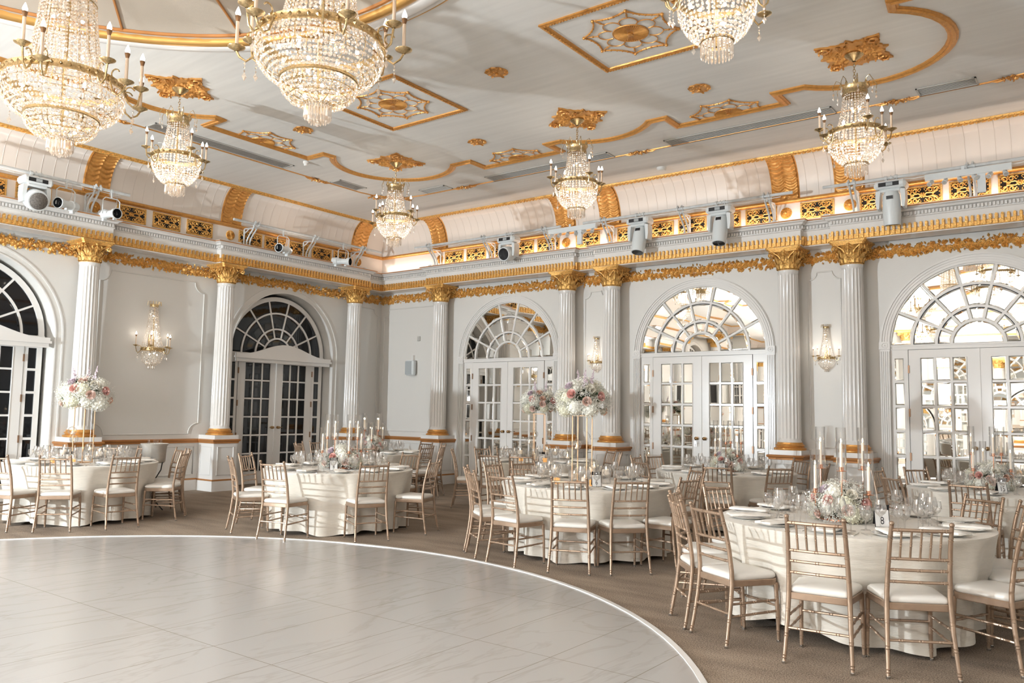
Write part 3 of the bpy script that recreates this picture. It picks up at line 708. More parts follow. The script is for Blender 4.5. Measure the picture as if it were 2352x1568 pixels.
# big gold outline moulding: corner / mid roundels joined by straight runs, in measured plan units
KX, KY = 7.65, -11.2
def outline_path():
    R = 1.08; st = 0.43
    def arc(c, a0, a1, n=20): return [(c[0]+R*cos(a0+(a1-a0)*k/n), c[1]+R*sin(a0+(a1-a0)*k/n)) for k in range(n+1)]
    TL, TM, TR = (3.69, -3.34), (7.65, -3.34), (11.61, -3.34); ML = (3.69, -7.42); MR = (11.61, -7.42)
    h = asin_ = math.asin((3.34-2.63)/R)
    p = []
    # left side going up (towards the right wall), then along the top
    hy = math.acos((3.69-3.05)/R)
    p += [(2.60, -10.35)] + [(2.60, -8.45), (3.03, -8.45)] + arc(ML, pi+hy, pi-hy) + [(3.03, -6.42), (2.60, -6.42), (2.60, -4.40), (3.03, -4.40)]
    p += arc(TL, pi+hy, pi/2-(pi/2-h) )
    p += [(4.90, -2.63), (4.90, -2.20), (6.57, -2.20), (6.57, -2.63)]
    p += arc(TM, pi-h, h)
    p += [(8.78, -2.63), (8.78, -2.20), (10.58, -2.20), (10.58, -2.63)] if False else [(8.73, -2.63), (8.73, -2.20), (10.40, -2.20), (10.40, -2.63)]
    p += arc(TR, pi-h, -hy)
    p += [(12.27, -4.40), (12.70, -4.40), (12.70, -6.42), (12.27, -6.42)] + arc(MR, hy, -hy) + [(12.27, -8.45), (12.70, -8.45), (12.70, -10.35)]
    return p
P0 = [cs(*q) for q in outline_path()]
b = MB(); pr = [(.055, ZC+.001), (.055, ZC-.018), (.035, ZC-.022), (.028, ZC-.040), (-.005, ZC-.046), (-.02, ZC-.030), (-.035, ZC-.034), (-.055, ZC-.02), (-.055, ZC+.001)]
b.sweep(P0, pr); struct(b.build('trim_43', 'gold', smooth=35))
b = MB(); b.sweep([(x, 2*RC[1]-y) for x, y in P0][::-1], pr); struct(b.build('trim_44', 'gold', smooth=35))
# thin gilt line with small flower joints
TX, TY = 2.35, -2.12
thin = [(TX+.05, -11.0), (TX+.05, -2.95), (TX+.12, -2.60), (2.85, -2.17), (3.3, -2.12), (12.9, -2.12), (13.4, -2.2), (13.75, -2.6), (13.8, -3.0), (13.8, -11)]
b = MB(); b.sweep(thin, [(.018, ZC+.001), (.014, ZC-.012), (-.014, ZC-.012), (-.018, ZC+.001)]); struct(b.build('trim_45', 'gold'))
def foliage_relief(b, cx, cy, r, seed, n=26, flat=.03):
    rnd = random.Random(seed)
    for k in range(n):
        a = rnd.uniform(0, 2*pi); d = r*sqrt(rnd.random())*.8; x, y = cx+d*cos(a), cy+d*sin(a); l = r*rnd.uniform(.25, .45); a2 = a+rnd.uniform(-.9, .9); w = l*.35
        q = lambda u, v, h: (x+u*cos(a2)-v*sin(a2), y+u*sin(a2)+v*cos(a2), ZC-h)
        b.add([q(0, 0, .008), q(l*.5, w, .004), q(l, 0, flat*.8), q(l*.5, -w, .004), q(l*.45, 0, flat)], [(0, 3, 4), (3, 2, 4), (2, 1, 4), (1, 0, 4)])
        if k % 2: b.ball((x, y, ZC-.012), r*.10, 7, 4, 1)
def rosette_bm(r):
    b = MB(); b.lathe([(r*.96, 0), (r*.9, -.012), (r*.5, -.018), (.001, -.02)], 18, (0, 0, ZC), cap=False, mod=lambda a, z: 1+.06*sin(a*8)); foliage_relief(b, 0, 0, r, 3, 26); b.ball((0, 0, ZC-.03), r*.16, 8, 5); return b
ros = Maker(lambda: rosette_bm(.15).build('ceiling_rosette', 'gold', smooth=40))
for (x, y), t in zip([(7.65, -5.37), (5.67, -3.36), (9.61, -3.37), (3.72, -5.39)], ['between the two diamond ceiling panels', 'low centre, left of the middle small chandelier', 'right of the middle small chandelier', 'between the left and corner small chandeliers']):
    X, Y = cs(x, y); tag(ros((X, Y, 0), 0, 'round gold leaf ceiling rosette, '+t, 'round ceiling rosettes'), None, 'ceiling ornament')
def joint_bm():
    b = MB(); foliage_relief(b, 0, 0, .13, 9, 16); foliage_relief(b, .13, 0, .09, 4, 8); foliage_relief(b, -.13, 0, .09, 5, 8); b.ball((0, 0, ZC-.02), .03, 8, 4)
    for sg in (-1, 1): b.tube([(sg*.12, 0, ZC-.01), (sg*.2, .02, ZC-.02), (sg*.27, 0, ZC-.012)], [.02, .014, .006], 5)
    return b
jt = Maker(lambda: joint_bm().build('ceiling_flower', 'gold', smooth=40))
for x, y, rz, t in [(2.39, -7.80, pi/2, 'left, above the left small chandelier'), (2.39, -4.0, pi/2, 'near the left wall, centre left'), (4.38, -2.12, 0, 'just right of the corner chandelier'), (8.05, -2.12, 0, 'right of the middle small chandelier, beside the vent'), (11.85, -2.12, 0, 'right of the right small chandelier'), (13.2, -2.14, 0, 'at the right edge of the photo')]:
    tag(jt((x, y, 0), rz, 'small gold ceiling flower joint, '+t, 'gold flower joints'), None, 'ceiling ornament')
b = MB()
for k in range(3): foliage_relief(b, (k-1)*.28, 0, .17, 20+k, 18)
b.lathe([(.13, 0), (.10, -.02), (.001, -.025)], 14, (0, 0, ZC), cap=False)
tag(b.build('ceiling_flower', 'gold', loc=(2.62, -2.36, 0), rz=pi/4, smooth=40), 'long gold leaf spray across the ceiling line, behind the corner chandelier', 'ceiling ornament', 'gold flower joints')
# medallions above the small chandeliers
def medallion_bm():
    b = MB(); pts = []
    for k in range(64):
        a = 2*pi*k/64; c, s = abs(cos(a)), abs(sin(a)); sq = 1/max(c, s); r = .305*sq
        corner = max(0, cos((a-pi/4)*4))**3; mid = max(0, cos(a*4))**10
        r += .055*corner+.06*mid+.016*sin(a*24+.5); pts.append((r*cos(a), r*sin(a)))
    b.prism(pts, ZC-.022, ZC+.0)
    n = len(b.v)
    foliage_relief(b, 0, 0, .30, 31, 70, .045)
    for sx in (-1, 1):
        for sy in (-1, 1): foliage_relief(b, sx*.25, sy*.25, .11, 7, 14, .05); b.tube([(sx*(.27+.05*cos(t)), sy*(.27+.05*sin(t)), ZC-.035) for t in [j*.6 for j in range(9)]], .012, 5)
    return b
def webs(b, R=.34, clip=None):
    """fan roundel, eight loops and a swagged star"""
    z = ZC-.008
    def ok(p): return clip is None or p[1] <= clip
    def tb(pts, r, n=5):
        run = []
        for p in pts+[None]:
            if p is not None and ok(p): run.append(p)
            else:
                if len(run) > 1: b.tube(run, r, n)
                run = []
    # fan disc
    N = 48
    for k in range(N):
        a0, a1 = 2*pi*k/N, 2*pi*(k+1)/N; am = (a0+a1)/2; r = R*.36
        q = [(0.02*cos(am), .02*sin(am), ZC-.02), (r*cos(a0), r*sin(a0), ZC-.004), (r*cos(am), r*sin(am), ZC-.018), (r*cos(a1), r*sin(a1), ZC-.004)]
        if all(ok(v) for v in q): b.add(q, [(0, 1, 2), (0, 2, 3)])
    b.lathe([(.03, 0), (.03, -.03), (.015, -.035), (.001, -.03)], 12, (0, 0, ZC), cap=False) if ok((0, 0)) else None
    tb([(R*.375*cos(2*pi*k/40), R*.375*sin(2*pi*k/40), z) for k in range(41)], .008)
    for k in range(8):
        a = 2*pi*k/8+pi/8; c = (R*.50*cos(a), R*.50*sin(a)); rr = R*.19
        tb([(c[0]+rr*cos(a-2.2+4.4*j/14), c[1]+rr*sin(a-2.2+4.4*j/14), z) for j in range(15)], .006)
        # star
        a0, a1 = 2*pi*k/8+pi/8, 2*pi*(k+1)/8+pi/8
        p0 = Vector((R*cos(a0), R*sin(a0))); p1 = Vector((R*cos(a1), R*sin(a1))); m_ = (p0+p1)/2*.80
        pts = []
        for j in range(13):
            t = j/12; v = p0*(1-t)**2+m_*2*t*(1-t)+p1*t*t; pts.append((v.x, v.y, z))
        tb(pts, .010)
        for j in range(1, 12):
            if ok(pts[j]) : b.ball((pts[j][0], pts[j][1], z-.004), .0135 if j % 2 else .009, 6, 3)
        if ok((p0.x, p0.y)): b.ball((p0.x, p0.y, z-.004), .02, 7, 4)
        tb([(R*t_*cos(a0), R*t_*sin(a0), z) for t_ in (.68, .76, .84, .92)], .007)
        if ok((R*.8*cos(a0), R*.8*sin(a0))): b.ball((R*.8*cos(a0), R*.8*sin(a0), z), .014, 6, 3)
        b.octa((0, 0, ZC+.1), .0001) if False else None
def diamond_bm():
    r = thing('ceiling_panel', 'x', 'ceiling ornament'); b = MB(); h = .70
    q = [(-h, -h), (-h, h), (h, h), (h, -h)]
    b.sweep(q, [(.03, ZC+.001), (.035, ZC-.02), (.0, ZC-.03), (-.03, ZC-.016), (-.035, ZC+.001)], closed=True)
    for i in range(4):
        p, e = Vector(q[i]), Vector(q[(i+1) % 4])
        for k in range(36): v = p.lerp(e, k/36); b.octa((v.x, v.y, ZC-.03), .022, .012, k*.5)
    b.build('gold_frame', 'gold', r); b = MB(); webs(b, .52); b.build('gold_web', 'gold', r, smooth=45); return r
dia = Maker(diamond_bm)
for (x, y), t in zip([(5.70, -5.35), (9.63, -5.35)], ['left one, below the large middle chandelier', 'right one, beside the small chandelier at the top edge']):
    X, Y = cs(x, y); dia((X, Y, 0), 0, 'gold framed ceiling panel with web roundel, '+t, 'gold framed ceiling panels')
def hw(): b = MB(); webs(b, .52, 0.115); return b.build('ceiling_web', 'gold', smooth=45)
half = Maker(hw)
for (x, y), rz, t in [((5.74, -2.25), 0, 'middle one, right of the corner chandelier'), ((9.58, -2.25), 0, 'right one, left of the right small chandelier'), ((2.66, -5.41), pi/2, 'left one, right of the left small chandelier')]:
    X, Y = cs(x, y); tag(half((X, Y, 0), rz, 'half web roundel at the gold ceiling outline, '+t, 'half web roundels'), None, 'ceiling ornament')
# vents
def vent(x0, x1, y0, y1, label, alongx=True):
    v = thing('ceiling_vent', label, 'vent', ((x0+x1)/2, (y0+y1)/2, 0), 0, 'linear ceiling vents'); a, c = (x1-x0)/2, (y1-y0)/2
    b = MB(); b.bx(-a, a, -c, c, ZC-.002, ZC); b.build('backing', 'dark', v)
    b = MB(); e = .02
    for q in ((-a, a, -c, -c+e), (-a, a, c-e, c), (-a, -a+e, -c, c), (a-e, a, -c, c)): b.bx(*q, ZC-.012, ZC)
    n = 8
    for k in range(n):
        if alongx: yy = -c+e+(2*c-2*e)*(k+.5)/n; b.bx(-a+e, a-e, yy-.0045, yy+.0045, ZC-.008, ZC-.003)
        else: xx = -a+e+(2*a-2*e)*(k+.5)/n; b.bx(xx-.0045, xx+.0045, -c+e, c-e, ZC-.008, ZC-.003)
    b.build('grille', 'vent', v)
vent(2.46, 2.75, -7.33, -4.80, 'long slotted ceiling vent above the left wall, behind the left small chandelier', False)
vent(2.46, 2.75, -3.76, -3.10, 'short slotted ceiling vent left of the corner chandelier', False)
vent(3.46, 4.10, -2.43, -2.17, 'short slotted ceiling vent right of the corner chandelier')
vent(5.06, 7.59, -2.41, -2.10, 'long slotted ceiling vent left of and behind the middle small chandelier')
vent(8.59, 11.08, -2.40, -2.10, 'long slotted ceiling vent between the middle and right small chandeliers')
vent(12.12, 12.80, -2.40, -2.12, 'short slotted ceiling vent near the right edge of the photo')
b = MB(); b.lathe([(.05, 0), (.05, -.03), (.035, -.045), (.03, -.075), (.001, -.08)], 16, (0, 0, ZC), cap=False); tag(b.build('smoke_detector', 'smoke', loc=(3.09, -4.82, 0), smooth=40), 'small white smoke detector on the ceiling left of the corner chandelier', 'smoke detector')
b = MB(); b.lathe([(.085, 0), (.085, -.02), (.06, -.05), (.001, -.055)], 20, (0, 0, ZC), cap=False); tag(b.build('smoke_detector', 'smoke', loc=(7.94, -1.16, 0), smooth=40), 'flat white detector disc on the ceiling above the right cove', 'smoke detector')
b = MB(); b.lathe([(.05, 0), (.05, -.006), (.001, -.01)], 16, (0, 0, ZC), cap=False); tag(b.build('sprinkler_cap', 'smoke', loc=(1.9, -6.76, 0), smooth=40), 'small flat white cap on the ceiling left of the long vent', 'sprinkler cap')

# ================================================================ CHANDELIERS
def bead_rows(b, prof, nstr, rb, jitter=.15, seed=1, x=None):
    """strands of cut beads hung along a surface of revolution"""
    rnd = random.Random(seed); L = [0]
    for i in range(1, len(prof)): L.append(L[-1]+hypot(prof[i][0]-prof[i-1][0], prof[i][1]-prof[i-1][1]))
    n = int(L[-1]/(rb*2.1))
    for j in range(n+1):
        t = L[-1]*j/n; i = max(k for k in range(len(L)) if L[k] <= t+1e-9); i = min(i, len(prof)-2); u = (t-L[i])/max(1e-6, L[i+1]-L[i])
        r = prof[i][0]*(1-u)+prof[i+1][0]*u; z = prof[i][1]*(1-u)+prof[i+1][1]*u
        ns = nstr
        while ns > 8 and 2*pi*r/ns < rb*1.5: ns //= 2
        for k in range(ns):
            a = 2*pi*(k+.5*(j % 2)*0)/ns; q = rb*rnd.uniform(.8, 1.05)
            p = Vector((r*cos(a), r*sin(a), z)); p = x @ p if x is not None else p; b.bead(p, cos(a)+rnd.uniform(-.35, .35), sin(a)+rnd.uniform(-.35, .35), rnd.uniform(-.35, .35), q)
def prisms(b, r, z0, z1, n, w=.008):
    for k in range(n):
        a = 2*pi*k/n; x, y = r*cos(a), r*sin(a); zz = z1+random.uniform(0, .012)
        b.add([(x-w*sin(a), y+w*cos(a), z0), (x+w*sin(a), y-w*cos(a), z0), (x+w*cos(a), y+w*sin(a), z0), (x-w*1.3*sin(a), y+w*1.3*cos(a), zz+.02), (x+w*1.3*sin(a), y-w*1.3*cos(a), zz+.02), (x+w*1.4*cos(a), y+w*1.4*sin(a), zz+.02), (x, y, zz)],
              [(0, 1, 4, 3), (1, 2, 5, 4), (2, 0, 3, 5), (3, 4, 6), (4, 5, 6), (5, 3, 6)])
def candle_arm(root, a, r0, r1, zr, zd, ch, s=1.0, loop=True):
    """curled bracket, drip pan, sleeve, flame bulb, drop"""
    c, s_ = cos(a), sin(a); W = lambda r, z: (r*c, r*s_, z)
    b = MB(); lo = min(zr, zd)-.09*s
    pts = [W(r0, zr), W(r0+(r1-r0)*.25, lo+.03*s), W(r0+(r1-r0)*.55, lo), W(r0+(r1-r0)*.85, lo+.03*s), W(r1, zd-.02*s), W(r1, zd)]
    b.tube(pts, .008*s, 6)
    cx, cz = r0+(r1-r0)*.35, zr+.03*s
    if loop: b.tube([W(cx+.035*s*cos(t), cz+.035*s*sin(t)) for t in [pi*1.4-j*.5 for j in range(9)]], .006*s, 5)
    b.lathe([(.012*s, -.02*s), (.03*s, -.008*s), (.055*s, .004*s), (.058*s, .01*s), (.03*s, .002*s), (.012*s, .004*s)], 16, W(r1, zd), cap=False)
    b.lathe([(.016*s, 0), (.016*s, .02*s), (.013*s, .025*s)], 10, W(r1, zd), cap=False)
    arm = b.build('candle_arm', 'brass', root, smooth=50)
    b = MB(); b.lathe([(.012*s, .01*s), (.0115*s, ch*.80)], 10, W(r1, zd)); b.build('candle_sleeve', 'candlecard', arm, smooth=50)
    b = MB(); b.lathe([(.011*s, ch*.80), (.020*s, ch*.95), (.018*s, ch*.97)], 10, W(r1, zd)); b.build('socket', 'socket', arm, smooth=50)
    b = MB(); b.lathe([(.012*s, ch*.965), (.019*s, ch*.965+.018*s), (.012*s, ch*.965+.04*s), (.002*s, ch*.965+.065*s)], 8, W(r1, zd)); b.build('bulb', 'bulb', arm, smooth=60)
    b = MB(); z = lo-.015*s
    for k in range(3): b.octa(W(r0+(r1-r0)*.6, z), .008*s, .012*s, k); z -= .026*s
    b.octa(W(r0+(r1-r0)*.6, z-.012*s), .017*s, .032*s); b.build('drop', 'crystal', arm)
def crown(root, r, z, s=1.0, n=8):
    b = MB(); b.lathe([(r*1.02, z-.02*s), (r*1.04, z), (r*.98, z+.02*s), (r*1.05, z+.07*s), (r*1.12, z+.085*s), (r*1.0, z+.08*s)], 24, mod=lambda a, zz: 1+.02*sin(a*12), cap=False)
    for k in range(n):
        a = 2*pi*k/n; W = lambda rr, zz: (rr*cos(a), rr*sin(a), zz); b.octa(W(r*1.08, z+.10*s), .02*s, .04*s, a)
        b.tube([W(r*1.05, z+.07*s), W(r*1.15, z+.15*s), W(r*1.45, z+.17*s), W(r*1.75, z+.10*s), W(r*1.7, z+.05*s)], .004*s, 4)
    cr = b.build('crown', 'brass', root, smooth=50); b = MB()
    for k in range(n): a = 2*pi*k/n; b.octa((r*1.7*cos(a), r*1.7*sin(a), z+.01*s), .012*s, .03*s); b.octa((r*1.7*cos(a), r*1.7*sin(a), z-.04*s), .015*s, .025*s)
    b.build('crystal_drops', 'crystal', cr)['kind'] = 'stuff'
def inner_bulb(root, p, r):
    if not BULB: b = MB(); b.ball((0, 0, 0), 1.0, 7, 5); o = b.build('inner_bulb', 'bulb', root, smooth=60); BULB.append(o.data)
    else: o = bpy.data.objects.new('inner_bulb', BULB[0]); COL.objects.link(o); o.parent = root
    o.location = p; o.scale = (r, r, r)
BULB = []
def small_chandelier():
    """origin at the tip height, z up; ceiling at +1.46"""
    root = thing('chandelier', 'x', 'chandelier'); Z = lambda px_: 0
    b = MB(); b.lathe([(.10, 1.445), (.105, 1.42), (.07, 1.39), (.03, 1.36), (.02, 1.35)], 20, cap=False)
    z = 1.35; k = 0
    while z > 1.12: b.tube([(.014*cos(t)*(1 if k % 2 else .3), .014*cos(t)*(.3 if k % 2 else 1), z-.018+.022*sin(t)) for t in [j*pi/4 for j in range(8)]], .0035, 4, closed=True); z -= .032; k += 1
    b.lathe([(.02, 1.13), (.01, 1.10), (.012, 1.0), (.012, .1)], 8, cap=False); b.build('stem', 'brass', root, smooth=50)
    crown(root, .135, .96, 1.0)
    b = MB(); zr = .50
    b.lathe([(.298, zr-.028), (.308, zr-.022), (.302, zr), (.308, zr+.022), (.298, zr+.028), (.286, zr+.022), (.286, zr-.022), (.298, zr-.028)], 48, cap=False)
    for k in range(24): a = 2*pi*k/24; b.octa((.306*cos(a), .306*sin(a), zr), .016, .02, a)
    b.build('brass_frame', 'brass', root, smooth=50); b = MB(); b.lathe([(.122, .125), (.13, .13), (.13, .15), (.122, .155)], 28, cap=False); b.build('lower_ring', 'brass', root, smooth=50)
    b = MB(); up = [(.128, .95), (.135, .86), (.15, .76), (.172, .65), (.20, .57), (.215, .53)]
    bead_rows(b, up, 26, .0145, seed=3)
    lowp = [(.295, .465), (.30, .42), (.292, .36), (.268, .29), (.225, .22), (.17, .165), (.13, .14)]
    bead_rows(b, lowp, 46, .0165, seed=4); prisms(b, .118, .125, .005, 26, .007); prisms(b, .07, .11, -.02, 14, .007)
    st = b.build('crystal_strands', 'crystal', root); st['kind'] = 'stuff'
    b = MB()
    for r, z, n in ((.05, .78, 3), (.07, .60, 3), (.16, .36, 5), (.10, .24, 3)):
        for k in range(n): inner_bulb(root, (r*cos(2*pi*k/n+z*9), r*sin(2*pi*k/n+z*9), z), .015)
    for k in range(4):
        a = 2*pi*k/4+.35; candle_arm(root, a-.17, .30, .40, .50, .54, .21); candle_arm(root, a+.20, .30, .42, .50, .42, .19)
    return root
def large_chandelier():
    root = thing('chandelier', 'x', 'chandelier')
    b = MB(); b.lathe([(.18, 2.38), (.18, 2.33), (.10, 2.29), (.02, 2.26), (.015, .3)], 20, cap=False)
    zr = .72; R = .515
    b.lathe([(R-.012, zr-.035), (R+.008, zr-.03), (R, zr), (R+.008, zr+.03), (R-.012, zr+.035), (R-.022, zr+.028), (R-.022, zr-.03), (R-.012, zr-.035)], 64, cap=False)
    for k in range(44): a = 2*pi*k/44; b.octa((R*1.005*cos(a), R*1.005*sin(a), zr), .018, .024, a)
    R2 = .315; z2 = .385
    b.lathe([(R2, z2-.018), (R2+.01, z2-.01), (R2+.01, z2+.012), (R2, z2+.018)], 48, cap=False)
    b.lathe([(.10, .17), (.112, .175), (.112, .20), (.10, .205)], 32, cap=False)
    for z in (1.5, 1.98): b.lathe([(.235, z), (.245, z+.012), (.235, z+.024)], 36, cap=False)
    for k in range(16):
        a = 2*pi*k/16; b.tube([(r*cos(a), r*sin(a), z) for r, z in ((.495, .68), (.505, .58), (.47, .49), (.36, .40))], .004, 3); b.tube([(r*cos(a), r*sin(a), z) for r, z in ((.19, 2.0), (.225, 1.5), (.28, 1.0), (.33, .80))], .004, 3); b.tube([(r*cos(a), r*sin(a), z) for r, z in ((.295, .36), (.28, .28), (.22, .22), (.11, .185))], .004, 3)
    for r, z in ((.50, .62), (.485, .53), (.42, .45), (.285, .31), (.24, .24)): b.tube([(r*cos(2*pi*k/32), r*sin(2*pi*k/32), z) for k in range(32)], .004, 3, closed=True)
    b.build('frame', 'brass', root, smooth=50)
    b = MB(); bead_rows(b, [(.20, 2.02), (.215, 1.8), (.235, 1.5), (.26, 1.25), (.295, 1.0), (.345, .80)], 48, .0175, seed=5)
    bead_rows(b, [(.505, .68), (.525, .63), (.525, .57), (.50, .50), (.44, .43), (.375, .39)], 74, .0205, seed=6)
    bead_rows(b, [(.31, .365), (.315, .32), (.295, .27), (.24, .22), (.16, .185), (.115, .178)], 46, .019, seed=7)
    prisms(b, .105, .17, .045, 26, .009); prisms(b, .07, .15, .015, 16, .009)
    b.ball((0, 0, .02), .022, 8, 6)
    st = b.build('crystal_strands', 'crystal', root); st['kind'] = 'stuff'
    b = MB()
    for r, z, n in ((.10, 1.7, 3), (.12, 1.35, 4), (.14, 1.0, 4), (.34, .60, 8), (.2, .5, 5), (.16, .29, 5)):
        for k in range(n): inner_bulb(root, (r*cos(2*pi*k/n+z*9), r*sin(2*pi*k/n+z*9), z), .018)
    for k in range(6):
        a = 2*pi*k/6+.28; candle_arm(root, a-.12, .515, .66, .72, .80, .30, 1.25); candle_arm(root, a+.14, .515, .70, .72, .66, .29, 1.25)
    return root
sch = Maker(small_chandelier); lch = Maker(large_chandelier); med = Maker(lambda: medallion_bm().build('ceiling_medallion', 'gold', smooth=45))
SCH = [((4.315, -7.87), 'on the left, before the left wall', pi/4), ((4.385, -3.955), 'in front of the room corner', 0), ((8.01, -3.955), 'in the middle of the right wall', pi/4), ((11.765, -3.94), 'on the right, before the right sconce', 0), ((11.69, -7.73), 'cut by the photo top edge', pi/4)]
for (x, y), t, r in SCH:
    sch((x, y, 4.31), .3*x, 'small crystal chandelier '+t, 'small chandeliers'); 
    tag(med((x, y, 0), r, 'square gold leaf medallion above the small chandelier '+t, 'ceiling medallions'), None, 'ceiling ornament')
LCH = [((6.20, -10.12, 3.88), 'large two-tier crystal chandelier at the upper left, cut by the top edge'), ((8.83, -9.24, 3.91), 'large two-tier crystal chandelier left of centre, cut by the top edge')]
for p, t in LCH: lch(p, .5*p[0], t, 'large chandeliers')
MIR = [(4.385, -14.6), (8.01, -14.8), (11.765, -14.6), (4.385, -18.5), (8.01, -18.5), (11.765, -18.5)]
for (x, y), t in zip(MIR, ('near left', 'near middle', 'near right', 'rear left', 'rear middle', 'rear right')): sch((x, y, 4.31), .7*x, 'small crystal chandelier behind the camera, %s one of six' % t, 'chandeliers behind the camera')
for p, t in (((9.7, -12.3, 3.9), 'right'), ((7.1, -13.1, 3.9), 'left')): lch(p, .2, 'large crystal chandelier beyond the photo edge over the dance floor, %s one' % t, 'large chandeliers behind the camera')
for (x, y) in [c[0] for c in SCH]+MIR: light('chandelier_glow', 'POINT', (x, y, 4.72), 7.5, WARM, .20)
for p in [c[0] for c in LCH]+[(9.7, -12.3, 3.9), (7.1, -13.1, 3.9)]: light('chandelier_glow', 'POINT', (p[0], p[1], p[2]+.62), 10, WARM, .32)
# cove light strips hidden behind the cornice lip
for w, s0, s1 in (('R', .5, XMAX-.5), ('L', YMIN+.5, -.5)):
    n = 4
    for k in range(n):
        a = s0+(s1-s0)*k/n; c = s0+(s1-s0)*(k+1)/n; m_ = (a+c)/2
        o = light('cove_strip', 'AREA', wl(w, m_, .42, 4.74), 9, (1.0, .80, .66), abs(c-a), wl(w, m_, .40, 6.0), size_y=.03)
        if w == 'L': o.rotation_euler.z += pi/2
# ---- sconces
def sconce():
    root = thing('wall_sconce', 'x', 'wall sconce'); H = Matrix.Translation((0, -.02, 0))
    b = MB(); b.bx(-.05, .05, -.02, 0, .35, .62); b.tube([(0, -.02, .45), (0, -.06, .42), (0, -.07, 1.1)], .01, 6)
    b.lathe([(.195, .34), (.205, .345), (.20, .37), (.205, .395), (.195, .40)], 24, (0, -.05, 0), cap=False, a0=-pi, a1=0); b.bx(-.20, .20, -.055, -.045, .34, .40)
    for k in range(9): a = -pi*(k+.5)/9; b.octa((.205*cos(a), -.05+.205*sin(a), .37), .014, .02, a)
    b.build('frame', 'brass', root, smooth=50)
    b = MB(); b.lathe([(.07, 1.10), (.072, 1.13), (.068, 1.155)], 14, (0, -.05, 0), cap=False)
    for k in range(8): a = -pi*k/7; W = lambda r, z: (r*cos(a), -.05+r*sin(a), z); b.tube([W(.07, 1.14), W(.085, 1.20), W(.11, 1.20), W(.12, 1.13)], .0035, 4)
    b.build('crown', 'brass', root, smooth=50)
    b = MB(); T = Matrix.Translation((0, -.05, 0))
    bead_rows(b, [(.068, 1.10), (.078, .95), (.098, .78), (.13, .60), (.165, .46), (.18, .41)], 24, .0115, seed=8, x=T)
    bead_rows(b, [(.195, .33), (.195, .28), (.18, .22), (.145, .15), (.09, .10), (.06, .09)], 32, .0125, seed=9, x=T)
    b.x = T; prisms(b, .05, .09, .02, 12, .006); b.x = Matrix.Identity(4)
    st = b.build('crystal_strands', 'crystal', root); st['kind'] = 'stuff'
    b = MB()
    for x, y, z in ((-.02, -.08, .95), (.03, -.09, .80), (-.03, -.09, .68), (.0, -.12, .30), (.07, -.1, .28), (-.07, -.1, .28)): inner_bulb(root, (x, y, z), .012)
    for a, r1, zd in ((-.10, .31, .41), (-1.0, .27, .41), (-2.15, .27, .42), (-3.04, .31, .42)):
        q = Matrix.Translation((0, -.05, 0)); n0 = len(root.children)
        candle_arm(root, a, .20, r1, .37, zd, .19, .8, True)
        ch = root.children[-1] if False else [c for c in root.children if c.name.startswith('candle_arm')][-1]; ch.location.y = -.05
    return root
sc = Maker(sconce)
for w, s, z, t, k in (('L', -5.70, 2.20, 'on the left wall panel between two columns', 1.0), ('R', 6.0, 2.33, 'in the narrow bay in the middle of the right wall', .57), ('R', 10.30, 2.28, 'in the narrow bay on the right, between two columns', .62)):
    sc(wl(w, s, .0, z), WR[w], 'brass and crystal candle sconce '+t, 'wall sconces', k*1.05)
    p = wl(w, s, .22, z+.62*k); light('sconce_glow', 'POINT', p, 1.6, WARM, .08)
# ================================================================ FRIEZE GRILLES, SUNBURSTS
def grille_bm():
    r = thing('frieze_grille', 'x', 'vent grille'); b = MB(); b.bx(-.26, .26, -.004, 0, 4.765, 5.035); b.build('backing', 'dark', r)
    b = MB(); b.sweep([(0, 0)], []) if False else None
    for q in ((-.265, .265, 4.76, 4.785), (-.265, .265, 5.015, 5.04), (-.265, -.24, 4.76, 5.04), (.24, .265, 4.76, 5.04)): b.bx(q[0], q[1], -.022, 0, q[2], q[3])
    b.build('frame', 'goldcarve', r)
    b = MB()
    def spiral(cx, cz, r0, a0, d, turns=1.3, t=.0125):
        b.tube([(cx+r0*(1-.75*j/14)*cos(a0+d*turns*2*pi*j/14), -.014, cz+r0*(1-.75*j/14)*sin(a0+d*turns*2*pi*j/14)) for j in range(15)], [t-.003*j/14 for j in range(15)], 4)
    zc = 4.90
    for sx in (-1, 1):
        for sz in (-1, 1):
            spiral(sx*.185, zc+sz*.062, .045, pi/2*(1-sx), sz*sx, 1.2); spiral(sx*.10, zc+sz*.068, .042, pi/2*(1+sx), -sz*sx, 1.2); spiral(sx*.035, zc+sz*.085, .030, -sz*pi/2, sx*sz, 1.0, .007)
            b.tube([(sx*.235, -.012, zc+sz*.11), (sx*.15, -.014, zc+sz*.02), (sx*.06, -.014, zc+sz*.03), (0, -.014, zc)], .011, 4)
            spiral(sx*.145, zc+sz*.018, .026, 0, sx*sz, 1.0, .009); spiral(sx*.215, zc+sz*.105, .022, pi, sx*sz, .8, .009)
            b.octa((sx*.145, -.014, zc+sz*.10), .018, .018); b.octa((sx*.228, -.014, zc+sz*.03), .012, .018)
    for k in range(6): a = k*pi/3; b.octa((.030*cos(a), -.016, zc+.030*sin(a)), .018, .018)
    b.ball((0, -.02, zc), .014, 8, 5); b.build('scrollwork', 'goldcarve', r, smooth=50); return r
gr = Maker(grille_bm)
bayR = [(3.81, 'above the first mirrored door'), (8.125, 'above the middle mirrored door'), (12.435, 'above the right mirrored door')]
for c, t in bayR:
    for k in range(5): gr(wl('R', c+(k-2)*.62, SB, 0), 0, 'gold scrollwork grille, right frieze, %s of five %s' % (['leftmost', 'second', 'third', 'fourth', 'rightmost'][k], t), 'frieze grilles')
